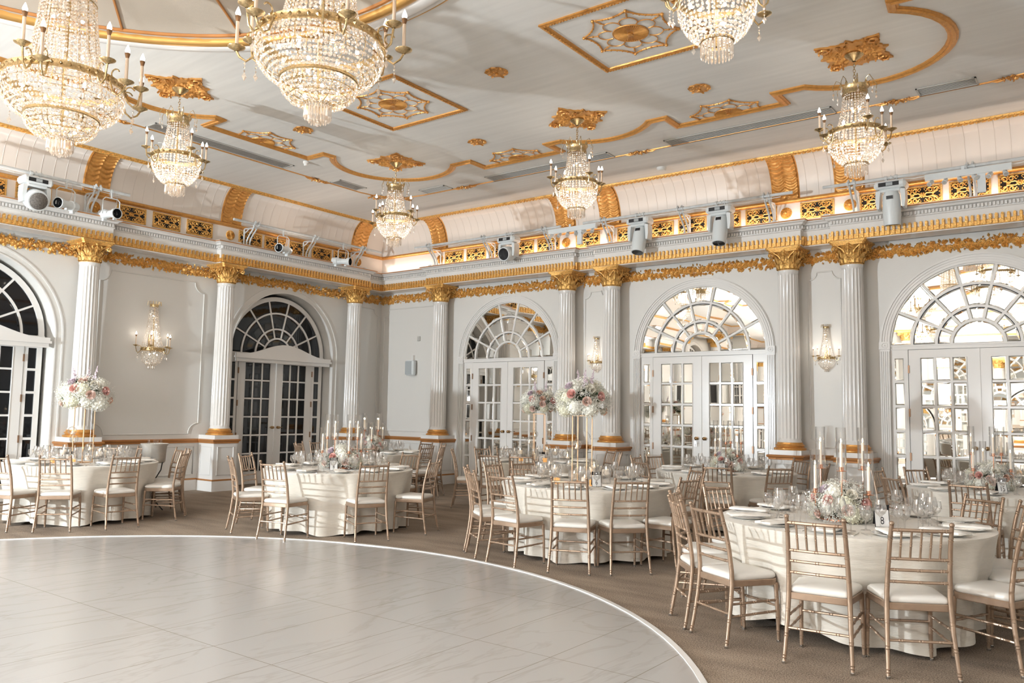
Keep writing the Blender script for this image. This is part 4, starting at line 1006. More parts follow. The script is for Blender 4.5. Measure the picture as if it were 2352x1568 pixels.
for s, t in ((5.97, 'alone above the narrow middle sconce bay'), (10.28, 'alone above the narrow right sconce bay')): gr(wl('R', s, SB, 0), 0, 'gold scrollwork grille, right frieze, '+t, 'frieze grilles')
for s, t in ((-6.37, 'left'), (-5.71, 'middle'), (-5.05, 'right')): gr(wl('L', s, SB, 0), pi/2, 'gold scrollwork grille, left frieze, %s of three above the left wall sconce' % t, 'frieze grilles')
for k in range(5): gr(wl('L', -2.74+(k-2)*.60, SB, 0), pi/2, 'gold scrollwork grille, left frieze, %s of five above the dark french doors' % ['leftmost', 'second', 'third', 'fourth', 'rightmost'][k], 'frieze grilles')
for k in range(2): gr(wl('L', -8.65+(k+.0)*.66+.02, SB, 0), pi/2, 'gold scrollwork grille at the far left of the left frieze, %s one' % ['outer', 'inner'][k], 'frieze grilles')
def sunburst_bm():
    b = MB(); X = Matrix.Translation((0, 0, 4.90)) @ VY; n = 28; vs_ = [(0, 0, .026)]
    for k in range(2*n): a = pi*k/n; vs_.append((.088*cos(a), .088*sin(a), .026 if k % 2 else .010))
    for k in range(2*n): a = pi*k/n; vs_.append((.096*cos(a), .096*sin(a), 0))
    b.add(vs_, [(0, 1+k, 1+(k+1) % (2*n)) for k in range(2*n)]+[(1+k, 1+2*n+k, 1+2*n+(k+1) % (2*n), 1+(k+1) % (2*n)) for k in range(2*n)], X)
    b.lathe([(.02, .02), (.018, .032), (.001, .036)], 12, x=X); return b.build('sunburst_rosette', 'goldcarve')
sb = Maker(sunburst_bm)
for c, t in zip(COL_R, nmR): tag(sb(wl('R', c, SB, 0), 0, 'round gold sunburst, right frieze, '+t, 'frieze sunbursts'), None, 'wall ornament')
for c, t in zip(COL_L[:3], nmL): tag(sb(wl('L', c, SB, 0), pi/2, 'round gold sunburst, left frieze, '+t, 'frieze sunbursts'), None, 'wall ornament')
# small white pucks on the ledge
for w, s, t in (('R', 10.45, 'right of the third moving head'), ('R', 9.62, 'left of the right sconce bay'), ('R', 6.55, 'beside the second bar'), ('R', 5.55, 'at the end of the first bar'), ('R', 1.95, 'near the room corner'), ('L', -.95, 'on the left ledge near the room corner'), ('L', -4.25, 'on the left ledge between the two bars')):
    b = MB(); b.lathe([(.055, 4.725), (.055, 4.765), (.045, 4.775), (.001, 4.775)], 20); tag(b.build('uplight_puck', 'fixture', loc=wl(w, s, .42, 0), smooth=40), 'small white round puck on the cornice ledge, '+t, 'puck light', 'puck lights on the ledge')
# ================================================================ LIGHTING RIG
ZBAR = 5.12; WB = .75
def bar(w, s0, s1, label):
    b = MB(); p0, p1 = wl(w, s0, WB, ZBAR), wl(w, s1, WB, ZBAR); m_ = wl(w, (s0+s1)/2, WB, ZBAR); b.x = Matrix.Identity(4)
    h = (s1-s0)/2; b.tube([(-h, 0, 0), (h, 0, 0)], .026, 12); r = thing('lighting_bar', label, 'lighting bar', m_, WR[w], 'lighting bars on the ledge'); b.build('pipe', 'rig', r, smooth=60)
    b = MB(); rnd = random.Random(int(s0*10)); b.tube([(-h*.9+1.8*h*k/24, .02+.02*sin(k*1.3), -.03-.02*abs(sin(k*.9+s0))) for k in range(25)], .006, 5); b.build('cable', 'fixture', r, smooth=60)
    return r
bar('R', 1.78, 5.61, 'grey white lighting pipe along the right cornice, the one nearest the room corner')
bar('R', 6.12, 10.02, 'grey white lighting pipe along the right cornice, above the middle mirrored door')
bar('R', 10.49, 14.6, 'grey white lighting pipe along the right cornice, above the right mirrored door')
bar('L', -9.6, -6.63, 'grey white lighting pipe at the left edge of the photo')
bar('L', -4.61, -.78, 'grey white lighting pipe above the dark french doors')
def bracket_bm():
    b = MB(); zb = ZBAR
    for x in (-.035, .035):
        b.tube([(x, -.50, 4.735), (x, -.50, 4.79), (x, -.53, 4.86), (x, -.60, 4.94), (x, -.70, 5.03), (x, -WB, zb+.02), (x, -WB-.025, zb+.045), (x, -WB-.05, zb+.01)], .017, 6)
    b.bx(-.06, .06, -.52, -.34, 4.726, 4.742)
    b.tube([(0, -.36, 4.74), (0, -.36, 5.08), (0, -WB+.02, 5.05)], .02, 4); b.tube([(0, -.36, 4.98), (0, -.52, 5.06)], .014, 4)
    for x in (-.05, .05): b.lathe([(.038, -.014), (.04, 0), (.038, .014)], 14, x=Matrix.Translation((x, -WB, zb)) @ Matrix.Rotation(pi/2, 4, 'Y'))
    return b.build('pipe_bracket', 'rig', smooth=40)
br = Maker(bracket_bm)
for w, s, t in (('R', 2.19, 'nearest the room corner'), ('R', 3.71, 'left of the first moving head'), ('R', 5.23, 'at the right end of the first pipe'), ('R', 6.55, 'left end of the middle pipe'), ('R', 8.09, 'between the two middle moving heads'), ('R', 9.6, 'right end of the middle pipe'), ('R', 10.91, 'left end of the right pipe'), ('R', 12.5, 'behind the right spot strip')): tag(br(wl(w, s, 0, 0), 0, 'white curved pipe bracket, right cornice, '+t, 'pipe brackets'), None, 'bracket')
for w, s, t in (('L', -7.17, 'under the left pipe'), ('L', -4.10, 'left end above the dark doors'), ('L', -2.65, 'middle above the dark doors'), ('L', -1.32, 'right end above the dark doors')): tag(br(wl(w, s, 0, 0), pi/2, 'white curved pipe bracket, left cornice, '+t, 'pipe brackets'), None, 'bracket')
def moving_head(w, s, label, tilt, lens='lens', back=False, dz=0, L=.50, R=.125):
    """local origin at the pipe; hangs down"""
    r = thing('moving_head_light', label, 'stage light', wl(w, s, WB, ZBAR), WR[w], 'moving head lights')
    b = MB()
    for x in (-.07, .07): b.lathe([(.036, -.02), (.036, .02)], 14, x=Matrix.Translation((x, 0, 0)) @ Matrix.Rotation(pi/2, 4, 'Y')); b.bx(x-.015, x+.015, -.02, .02, -.07, -.02)
    b.tube([(-.1, .02, .03), (-.04, -.04, -.05), (.0, .0, .04), (.05, -.05, -.04), (.11, .03, .03)], .007, 5); b.build('clamp', 'rig', r, smooth=50)
    b = MB(); b.rbox((0, 0, -.125), (.44, .27, .115), .035); ba = b.build('base', 'fixture', r)
    b = MB(); b.bx(-.15, .13, -.139, -.134, -.155, -.095); ba2 = b.build('display', 'black', ba)
    b = MB(); b.bx(-.045, .045, -.1405, -.138, -.148, -.102); b.build('screen', 'grey', ba)
    b = MB(); b.rbox((0, 0, -.20), (.30, .20, .05), .02)
    for sg in (-1, 1):
        pts = [(sg*.13, -.19), (sg*.20, -.21), (sg*.205, -.36), (sg*.19, -.47), (sg*.155, -.47), (sg*.145, -.30)]
        b.prism([(p[0], p[1]) for p in pts], -.085, .085, x=Matrix(((1, 0, 0, 0), (0, 0, 1, 0), (0, 1, 0, 0), (0, 0, 0, 1))))
    b.build('yoke', 'fixture', r, smooth=30)
    X = Matrix.Translation((0, 0, -.40)) @ Matrix.Rotation(tilt, 4, 'X')
    b = MB(); b.lathe([(.05, .20), (.085, .19), (.115, .13), (R, .02), (R, -.12), (R*.92, -L+.20), (R*.90, -L+.19)], 24, x=X); hd = b.build('head', 'fixture', r, smooth=35)
    b = MB(); b.lathe([(R*.80, -L+.188), (R*.78, -L+.182), (.001, -L+.178)], 24, x=X); b.build('lens', lens, hd, smooth=60)
    b = MB(); b.box((0, -.118, .09), (.09, .012, .05), X @ Matrix.Identity(4)); b.build('head_vent', 'black', hd)
    return r
moving_head('R', 4.37, 'white moving head light with black lens facing out, nearest the corner', rad(-78), 'lens', L=.36, R=.15)
moving_head('R', 7.31, 'white moving head light pointing down, left of two over the middle mirrored door', rad(-16))
moving_head('R', 8.82, 'white moving head light pointing down, right of two over the middle mirrored door', rad(-14))
moving_head('R', 11.47, 'white moving head light at the right, over the column beside the right mirrored door', rad(6))
moving_head('L', -8.12, 'white wash moving head with a large frosted lens, at the left edge of the photo', rad(-72), 'frost', L=.36, R=.165)
def par(w, s, yaw, pitch, label, r0=.085, L=.42):
    r = thing('spotlight', label, 'stage light', wl(w, s, WB, ZBAR), WR[w], 'theatre spotlights')
    b = MB(); b.lathe([(.034, -.02), (.034, .02)], 12, x=Matrix.Rotation(pi/2, 4, 'Y')); b.bx(-.012, .012, -.012, .012, -.12, 0); b.tube([(-.14, 0, -.40), (-.14, 0, -.16), (-.10, 0, -.12), (.10, 0, -.12), (.14, 0, -.16), (.14, 0, -.40)], .010, 6); b.tube([(.10, .02, 0), (.12, .06, -.2), (.08, .08, -.42), (0, .1, -.36)], .005, 5); b.build('yoke', 'rig', r, smooth=50)
    X = Matrix.Translation((0, 0, -.38)) @ Matrix.Rotation(yaw, 4, 'Z') @ Matrix.Rotation(pi/2+pitch, 4, 'X')
    # axis +z of lathe -> -y (out of the barrel mouth)
    b = MB(); b.lathe([(.045, -L*.62), (.075, -L*.58), (.085, -L*.30), (.07, -L*.26), (.062, 0), (.062, L*.22), (r0, L*.24), (r0+.006, L*.40), (r0-.006, L*.40), (r0-.01, L*.26)], 20, x=X, cap=False); b.lathe([(.045, -L*.62), (.001, -L*.64)], 20, x=X, cap=False)
    b.box((0, -.095, -L*.38), (.06, .05, .05), X); b.box((.05, -.08, L*.1), (.05, .03, .04), X); bd = b.build('barrel', 'fixture', r, smooth=35)
    b = MB(); b.lathe([(r0-.006, L*.40), (r0-.012, L*.25), (.045, L*.2), (.03, L*.24), (.001, L*.25)], 20, x=X, cap=False); b.build('lens', 'lens', bd, smooth=50)
    return r
par('L', -7.66, rad(-62), rad(4), 'white profile spotlight pointing left on the left pipe, next to the wash moving head')
par('L', -6.93, rad(8), rad(4), 'white profile spotlight facing the room at the right end of the left pipe')
par('L', -3.46, rad(-66), rad(2), 'white profile spotlight pointing left over the dark french doors')
par('L', -1.89, rad(24), rad(4), 'white profile spotlight facing the room near the corner, above the dark french doors')
def strip(w, s0, s1, label):
    m_ = (s0+s1)/2; h = (s1-s0)/2; r = thing('spot_strip', label, 'stage light', wl(w, m_, WB+.02, 5.03), 0, 'spot strips')
    b = MB(); b.bx(-h, h, -.035, .035, -.045, .045); b.bx(-h*.1-.02, -h*.1+.02, -.01, .01, -.045, .1); b.bx(.03*0+.12, .22, -.02, .03, -.31, -.045); b.build('housing', 'fixture', r)
    for k in range(6):
        x = -h*.86+1.72*h*k/5; X = Matrix.Translation((x, -.02, -.085)) @ Matrix.Rotation(rad((-28, -10, 20, 35, -20, 15)[k]), 4, 'Z') @ Matrix.Rotation(rad(125), 4, 'X')
        b = MB(); b.tube([(x, 0, -.045), (x, -.005, -.08)], .01, 6); b.lathe([(.02, -.05), (.03, -.04), (.03, .02), (.034, .025), (.034, .05), (.028, .052)], 14, x=X); sp = b.build('spot_head', 'fixture', r, smooth=40)
        b = MB(); b.lathe([(.027, .0525), (.012, .05), (.001, .048)], 12, x=X); b.build('lens', 'steel', sp, smooth=40)
strip('R', 5.36, 6.42, 'white bar with six small spots, over the narrow middle sconce bay')
strip('R', 11.93, 13.0, 'white bar with six small spots, at the right edge of the photo')
# speaker and thermostat on the corner panel
r = thing('wall_speaker', 'small grey and white loudspeaker on the corner wall panel', 'speaker', (1.12, 0, 2.36), 0)
b = MB(); b.rbox((0, -.10, .17), (.25, .13, .34), .03); b.build('cabinet', 'fixture', r); b = MB(); b.rbox((-.015, -.160, .17), (.21, .02, .30), .02); b.build('grille', 'grey', r)
b = MB(); b.bx(-.03, .03, -.06, 0, .33, .46); b.bx(-.02, .02, -.14, -.03, .10, .24); b.build('wall_mount', 'trim', r)
b = MB(); b.rbox((0, -.015, .05), (.085, .03, .11), .008); tag(b.build('wall_control', 'vent', loc=(1.27, 0, 3.15)), 'small grey wall control box above the wall speaker', 'control box')
# ================================================================ CHAIRS
def make_chair():
    """origin on the floor, faces +y"""
    root = thing('chiavari_chair', 'x', 'chair')
    def rings(b, p0, p1, ts, r):
        p0, p1 = Vector(p0), Vector(p1); d = (p1-p0).normalized()
        for t in ts:
            for o in (-.009, .009): q = p0.lerp(p1, t)+d*o; b.tube([q-d*.0035, q, q+d*.0035], [r*.9, r*1.22, r*.9], 8)
    for sg in (-1, 1):
        b = MB(); pts = [(sg*.207, -.255, 0), (sg*.200, -.232, .12), (sg*.192, -.205, .28), (sg*.187, -.190, .42), (sg*.185, -.190, .50), (sg*.181, -.207, .65), (sg*.177, -.238, .80), (sg*.174, -.275, .925)]
        b.tube(pts, [.0125, .0135, .0155, .0165, .0165, .0155, .0145, .0135], 8)
        e = Vector(pts[-1]); b.ball((e.x, e.y-.002, e.z+.010), .0165, 8, 5, .9)
        for i, (a, c) in enumerate(zip(pts[:-1], pts[1:])): rings(b, a, c, (.35,) if i not in (3,) else (), .0145)
        b.build('leg', 'chair', root, smooth=50)
        b = MB(); pts = [(sg*.200, .195, 0), (sg*.198, .190, .20), (sg*.193, .180, .41)]; b.tube(pts, [.0115, .0145, .016], 8); rings(b, pts[0], pts[1], (.35, .9), .013); rings(b, pts[1], pts[2], (.5,), .014); b.build('leg', 'chair', root, smooth=50)
        for gx, gy in ((.207, -.255), (.200, .195)): b = MB(); b.lathe([(.014, 0), (.014, .014), (.011, .018)], 10, (sg*gx, gy, 0)); b.build('glide', 'foot', root)
    def rail(z, y, hw, r, bow=.012, rg=(.12, .5, .88)):
        b = MB(); pts = [(hw*(-1+2*k/8), y-bow*(1-(-1+2*k/8)**2), z) for k in range(9)]; b.tube(pts, r, 7)
        for t in rg: p = Vector(pts[0]).lerp(Vector(pts[-1]), t); k = int(t*8); q = Vector(pts[k]); 
        for t in rg:
            f = t*8; k = min(7, int(f)); q = Vector(pts[k]).lerp(Vector(pts[k+1]), f-k)
            for o in (-.009, .009): b.tube([(q.x+o-.003, q.y, q.z), (q.x+o, q.y, q.z), (q.x+o+.003, q.y, q.z)], [r*.9, r*1.3, r*.9], 7)
        return b
    b = rail(.895, -.268, .174, .0115); b.build('top_rail', 'chair', root, smooth=50)
    for z, y, hw in ((.715, -.222, .178), (.645, -.208, .180), (.572, -.199, .183)): rail(z, y, hw, .0095).build('back_rail', 'chair', root, smooth=50)
    b = MB()
    for k in range(5):
        x = -.174+.348*(k+1)/6; bow = .012*(1-(x/.174)**2); p, q = (x, -.222-bow, .715), (x, -.268-bow, .895); b.tube([p, q], .0072, 6); rings(b, p, q, (.5,), .0075)
    b.build('spindles', 'chair', root, smooth=50)
    def seat(w0, w1, y0, y1, g=0.0):   # rounded trapezoid outline
        pts = []
        c = [(-w0, y0, .03), (w0, y0, .03), (w1, y1, .075), (-w1, y1, .075)]
        for i, (x, y, r) in enumerate(c):
            a0 = (pi, 1.5*pi, 0, .5*pi)[i]; cx = x-(-1 if x < 0 else 1)*r; cy = y+(r if i < 2 else -r)
            for k in range(6): a = a0+pi/2*k/5; pts.append((cx+(r+g)*cos(a), cy+(r+g)*sin(a)))
        return pts
    o = seat(.188, .212, -.195, .205); b = MB(); n = len(o); L = []
    for g, z in ((0, .398), (.003, .402), (.003, .437), (0, .441)): L += [(x*(1+g*4), y*(1+g*4), z) for x, y in o]
    b.add(L, [tuple(range(n-1, -1, -1)), tuple(range(3*n, 4*n))]+[(j*n+i, j*n+(i+1) % n, (j+1)*n+(i+1) % n, (j+1)*n+i) for j in range(3) for i in range(n)]); b.build('seat_frame', 'chair', root, smooth=30)
    b = MB(); L = []; sc_ = [(.955, .441), (.985, .452), (.98, .468), (.93, .480), (.80, .487), (.5, .492), (.02, .494)]
    for s_, z in sc_: L += [(x*s_, y*s_+.002, z) for x, y in o]
    b.add(L, [tuple(range(n-1, -1, -1)), tuple(range((len(sc_)-1)*n, len(sc_)*n))]+[(j*n+i, j*n+(i+1) % n, (j+1)*n+(i+1) % n, (j+1)*n+i) for j in range(len(sc_)-1) for i in range(n)]); b.build('seat_cushion', 'cushion', root, smooth=60)
    for (p, q) in (((-.196, -.215, .22), (.196, -.215, .22)), ((-.195, .185, .25), (.195, .185, .25)), ((-.194, -.21, .20), (-.197, .19, .215)), ((.194, -.21, .20), (.197, .19, .215)), ((-.196, -.20, .285), (-.194, .185, .29)), ((.196, -.20, .285), (.194, .185, .29))):
        b = MB(); b.tube([p, q], .0085, 7); rings(b, p, q, (.2, .5, .8), .0088); b.build('stretcher', 'chair', root, smooth=50)
    return root
chair = Maker(make_chair)
# ================================================================ TABLES
TS = {2: 'far left table', 4: 'centre left table', 6: 'centre right table', 8: 'nearest table', 10: 'corner table', 12: 'table before the first mirrored doors', 14: 'table before the middle mirrored doors', 15: 'far right table'}
TN = {k: 'the '+v for k, v in TS.items()}; TN[10] = 'the corner table behind the centre left one'
TQ = {**TS, 12: 'table by first mirrored doors', 14: 'table by middle mirrored doors'}
WORD = {'2': 'two', '4': 'four', '6': 'six', '8': 'eight', '12': 'twelve', '14': 'fourteen', '15': 'fifteen'}
TC = {2: (2.42, -7.95), 4: (5.60, -6.05), 6: (9.12, -5.40), 8: (12.36, -6.75), 10: (2.75, -2.80), 12: (6.25, -2.35), 14: (9.45, -2.15), 15: (12.95, -2.6)}
CH_POS = {   # measured rear-top positions of the chairs in view
 8: [(12.5, -8.09), (13.09, -7.94), (13.65, -7.30), (13.80, -6.55), (11.77, -7.82), (11.5, -7.5), (11.05, -6.99), (11.18, -6.3), (13.09, -5.7), (13.45, -5.95)],
 6: [(8.94, -6.67), (9.66, -6.58), (10.24, -6.33), (8.3, -6.6), (7.95, -6.24), (7.77, -5.38), (7.9, -4.9), (10.46, -5.64), (9.94, -4.37)],
 4: [(5.96, -7.35), (6.75, -6.55), (6.9, -5.6), (4.95, -7.3), (4.35, -6.6), (5.6, -4.65)],
 2: [(3.48, -8.74), (3.73, -8.04), (3.37, -7.07), (3.0, -6.75), (2.65, -6.6), (2.95, -9.2), (1.35, -7.1), (1.1, -7.6), (1.85, -6.65)],
 10: [(2.87, -1.5), (3.7, -3.8), (2.3, -4.1), (1.3, -2.94), (1.5, -3.5), (4.1, -2.76), (3.9, -2.2), (3.5, -1.7)],
 12: [(6.85, -3.6), (6.35, -3.8), (5.2, -3.2), (4.9, -2.0), (5.0, -1.7), (6.95, -1.2), (7.4, -1.5)],
 14: [(9.9, -3.53), (10.66, -3.09), (8.77, -3.25), (8.1, -1.75), (8.05, -2.25), (10.2, -.95), (10.9, -2.1)],
 15: [(12.8, -3.95), (12.0, -3.6), (11.95, -1.75), (11.6, -2.4)]}
def table_bm():
    r = thing('round_table', 'x', 'table'); b = MB(); b.lathe([(.96, .745), (.97, .75), (.97, .765), (.96, .768)], 64); b.build('tabletop', 'vent', r)
    for k in range(4):
        a = pi/4+k*pi/2; b = MB(); b.tube([(.55*cos(a), .55*sin(a), .745), (.62*cos(a), .62*sin(a), .0)], .016, 8); b.build('leg', 'black', r, smooth=50)
    return r
tbl = Maker(table_bm)
def cloth(seed, near=False):
    rnd = random.Random(seed); N = 240; R = .985
    nf = rnd.choice((13, 14, 15, 16)); ph = [rnd.uniform(0, 6.28) for _ in range(6)]
    zs = [.772, .768, .755, .735, .69, .62, .54, .44, .33, .22, .12, None]
    vs_ = [(0, 0, .774)]; fs = []
    for j, z in enumerate([.774, .774]+zs):
        for k in range(N):
            a = 2*pi*k/N
            if j == 0: r, zz = .5, .774
            elif j == 1: r, zz = R-.02, .774
            else:
                zb = .035+.018*sin(4*a+ph[0])+.012*sin(7*a+ph[1]) + (.03 if near else .0)*(1+sin(3*a+ph[4]))
                if z is None: z_ = zb
                else: z_ = zb+(z-.03)*(.774-zb)/(.744) if z < .70 else z
                t = max(0, (.755-z_)/.72); fold = sin(nf*a+ph[2]+.8*sin(3*a+ph[3])); fold = (abs(fold)**.8)*(1 if fold > 0 else -1)
                amp = .056*t**.6*(1+.45*sin(5*a+ph[5]))
                r = R+amp*fold+.006*t*sin(31*a)+ (.004 if z_ > .75 else 0) - .105*min(1, t*1.7)**1.0; zz = z_
            vs_.append((r*cos(a), r*sin(a), zz))
    m = 14
    for k in range(N): fs.append((0, 1+k, 1+(k+1) % N))
    for j in range(m-1):
        for k in range(N): a, c = 1+j*N+k, 1+j*N+(k+1) % N; fs.append((a, a+N, c+N, c))
    b = MB(); b.add(vs_, fs); return b
for t, (x, y) in TC.items():
    tbl((x, y, 0), 0, 'round banquet table under its cloth, '+TN[t], 'round banquet tables')
    c = cloth(t, t == 8).build('tablecloth', 'cloth', loc=(x, y, 0), smooth=60); tag(c, 'champagne floor-length tablecloth on '+TN[t], 'tablecloth', 'champagne tablecloths')
# chairs
def side_label(t, pts, what):
    """word a place by near/far side of the table and order from the left"""
    cx, cy = TC[t]; dc = (Vector((cx, cy, 0))-CAM).dot(_f); out = {}
    near = sorted([i for i, p in enumerate(pts) if (Vector((p[0], p[1], 0))-CAM).dot(_f) < dc], key=lambda i: px((pts[i][0], pts[i][1], .9)))
    far = sorted([i for i in range(len(pts)) if i not in near], key=lambda i: px((pts[i][0], pts[i][1], .9)))
    for lst, s in ((near, 'near'), (far, 'far')):
        for k, i in enumerate(lst): out[i] = '%s, %s side, %s' % (ORD[k]+(' from left' if k else ''), s, TQ[t])
    return out
rnd = random.Random(4)
for t, lst in CH_POS.items():
    cx, cy = TC[t]; lab = side_label(t, lst, 'chair')
    angs_ = sorted((atan2(y-cy, x-cx), i) for i, (x, y) in enumerate(lst)); A_ = [q[0] for q in angs_]; mn = rad(21); n_ = len(A_)
    for _ in range(60):
        for k in range(n_):
            j = (k+1) % n_; gap = (A_[j]-A_[k]) % (2*pi)
            if gap < mn: A_[k] -= (mn-gap)/2; A_[j] += (mn-gap)/2
    AN = {angs_[k][1]: A_[k] for k in range(n_)}
    for i, (x, y) in enumerate(lst):
        a = AN[i]; rc = 1.13 if t != 8 else 1.12
        chair((cx+rc*cos(a), cy+rc*sin(a), 0), a+pi/2+rnd.uniform(-.05, .05), 'gold chair with ivory cushion, '+lab[i], 'gold chairs at '+TS[t])
# ================================================================ PLACE SETTINGS
def glass_bm(kind):
    b = MB()
    if kind == 'wine':  p = [(.036, 0), (.034, .003), (.006, .008), (.0038, .02), (.0036, .095), (.008, .105), (.030, .125), (.043, .150), (.044, .165), (.038, .195), (.032, .222)]
    elif kind == 'white': p = [(.033, 0), (.031, .003), (.005, .007), (.0036, .02), (.0035, .085), (.007, .093), (.024, .108), (.034, .130), (.034, .145), (.029, .185)]
    else: p = [(.035, 0), (.033, .003), (.007, .008), (.005, .02), (.0055, .06), (.010, .072), (.034, .095), (.041, .125), (.039, .150), (.036, .175)]
    b.lathe(p, 20, cap=False); return b.build({'wine': 'wine_glass', 'white': 'wine_glass', 'water': 'water_goblet'}[kind], 'glass', smooth=70)
gl = {k: Maker(lambda k=k: glass_bm(k)) for k in ('wine', 'white', 'water')}
def plate_bm():
    b = MB(); b.lathe([(.075, 0), (.08, .003), (.105, .006), (.135, .016), (.138, .019), (.134, .020), (.10, .009), (.07, .006), (.001, .006)], 40, cap=False); return b.build('dinner_plate', 'plate', smooth=50)
def napkin_bm():
    b = MB(); n = 16
    for lay in range(3):
        z = .021+lay*.006; h = .006; pts = []
        vs_ = []
        for j in range(7):
            for i in range(n+1):
                u, v = i/n-.5, j/6-.5; w = .075-.006*lay; l = .165-.010*lay
                vs_.append((v*w*2*.95+.004*sin(u*9+lay), u*l*2, z+.003*sin(u*14+lay*2)+.003*cos(v*7)+(.006 if abs(v) > .45 or abs(u) > .48 else .009)))
        b.add(vs_, [(j*(n+1)+i, j*(n+1)+i+1, (j+1)*(n+1)+i+1, (j+1)*(n+1)+i) for j in range(6) for i in range(n)])
    b.rbox((0, 0, .030), (.14, .31, .018), .006)
    return b.build('folded_napkin', 'napkin', smooth=60)
def fork_bm():
    b = MB(); b.box((0, -.02, .003), (.010, .10, .002)); b.box((0, .045, .004), (.022, .03, .002))
    for k in range(4): b.box((-.009+.006*k, .075, .004), (.003, .035, .002))
    return b.build('fork', 'steel')
def knife_bm(): b = MB(); b.box((0, -.04, .003), (.014, .09, .004)); b.box((0, .055, .003), (.017, .11, .002)); return b.build('knife', 'steel')
pl, nk, fk, kn = Maker(plate_bm), Maker(napkin_bm), Maker(fork_bm), Maker(knife_bm)
PH0 = {8: rad(-86), 6: rad(-98), 4: rad(-70), 2: rad(-34), 10: .3, 12: .2, 14: .1, 15: .25}
ZTOP = .7745
for t, (cx, cy) in TC.items():
    n = 12 if t in (8, 6, 4, 2) else 10
    pts = [(cx+.80*cos(PH0[t]+2*pi*k/n), cy+.80*sin(PH0[t]+2*pi*k/n)) for k in range(n)]; lab = side_label(t, pts, 'place setting')
    for k in range(n):
        a = PH0[t]+2*pi*k/n; rz = a+pi/2; W = lambda r, o: (cx+r*cos(a)-o*sin(a), cy+r*sin(a)+o*cos(a), ZTOP)
        s = lab[k]
        tag(pl(W(.79, 0), rz, 'white plate, setting %s' % s, 'dinner plates'), None, 'plate')
        tag(nk(W(.79, 0), rz+rnd.uniform(-.15, .15), 'folded ivory napkin, setting %s' % s, 'folded napkins'), None, 'napkin')
        if t in (8, 6, 4, 2):
            tag(fk(W(.79, -.17), rz, 'silver fork, setting %s' % s, 'forks'), None, 'fork'); tag(kn(W(.79, .17), rz, 'silver knife, setting %s' % s, 'knives'), None, 'knife')
        j = lambda: rnd.uniform(-.012, .012)
        tag(gl['wine'](W(.56+j(), .02+j()), 0, 'large wine glass, setting %s' % s, 'large wine glasses'), None, 'glass')
        tag(gl['white'](W(.60+j(), .115+j()), 0, 'slim wine glass, setting %s' % s, 'slim wine glasses'), None, 'glass')
        tag(gl['water'](W(.52+j(), -.085+j()), 0, 'short water goblet, setting %s' % s, 'water goblets'), None, 'glass')
# ================================================================ FLOWERS
def hyd_mesh(seed):
    rnd = random.Random(seed); b = MB(); b.ball((0, 0, 0), .80, 10, 7)
    n = 90
    for k in range(n):
        z = 1-2*(k+.5)/n; a = k*2.39996; r = sqrt(1-z*z); d = Vector((r*cos(a), r*sin(a), z)); u = d.orthogonal().normalized(); v = d.cross(u); R_ = rnd.uniform(.92, 1.04); ph = rnd.uniform(0, 1.6); s = .17
        for q in range(4):
            an = ph+q*pi/2; e = u*cos(an)+v*sin(an); f_ = u*cos(an+pi/2)+v*sin(an+pi/2)
            b.add([d*R_*.96, d*R_+e*s*.6+f_*s*.38, d*(R_+.03)+e*s, d*R_+e*s*.6-f_*s*.38], [(0, 1, 2, 3)])
    return b
def rose_mesh(seed):
    rnd = random.Random(seed); b = MB()
    for lay, (r, h, n, op) in enumerate(((.30, .80, 3, .0), (.48, .72, 4, .15), (.66, .60, 5, .30), (.86, .42, 5, .55))):
        for k in range(n):
            a0 = 2*pi*k/n+lay*.7; w = 2*pi/n*1.25; m = 5; L = []
            for j in range(4):
                for i in range(m+1):
                    a = a0+w*(i/m-.5); t = j/3; rr = r*(.35+.65*t)*(1+op*.25*t*t); zz = -.5+t*(h+.45)-(.12*(abs(i/m-.5)*2)**2)*t; L.append((rr*cos(a), rr*sin(a), zz))
            b.add(L, [(j*(m+1)+i, j*(m+1)+i+1, (j+1)*(m+1)+i+1, (j+1)*(m+1)+i) for j in range(3) for i in range(m)])
    b.ball((0, 0, .1), .22, 8, 5); return b
HY = {}; 
def flower_part(kind, mat, parent, loc, r, nrm):
    key = (kind, mat)
    if key not in HY:
        o = (hyd_mesh(len(HY)) if kind == 'hydrangea' else rose_mesh(len(HY))).build(kind, mat, smooth=50); HY[key] = o.data; bpy.data.objects.remove(o)
    o = bpy.data.objects.new(kind, HY[key]); COL.objects.link(o); o.parent = parent; o.location = loc; o.scale = (r, r, r)
    o.rotation_euler = Vector(nrm).to_track_quat('Z', 'Y').to_euler(); return o
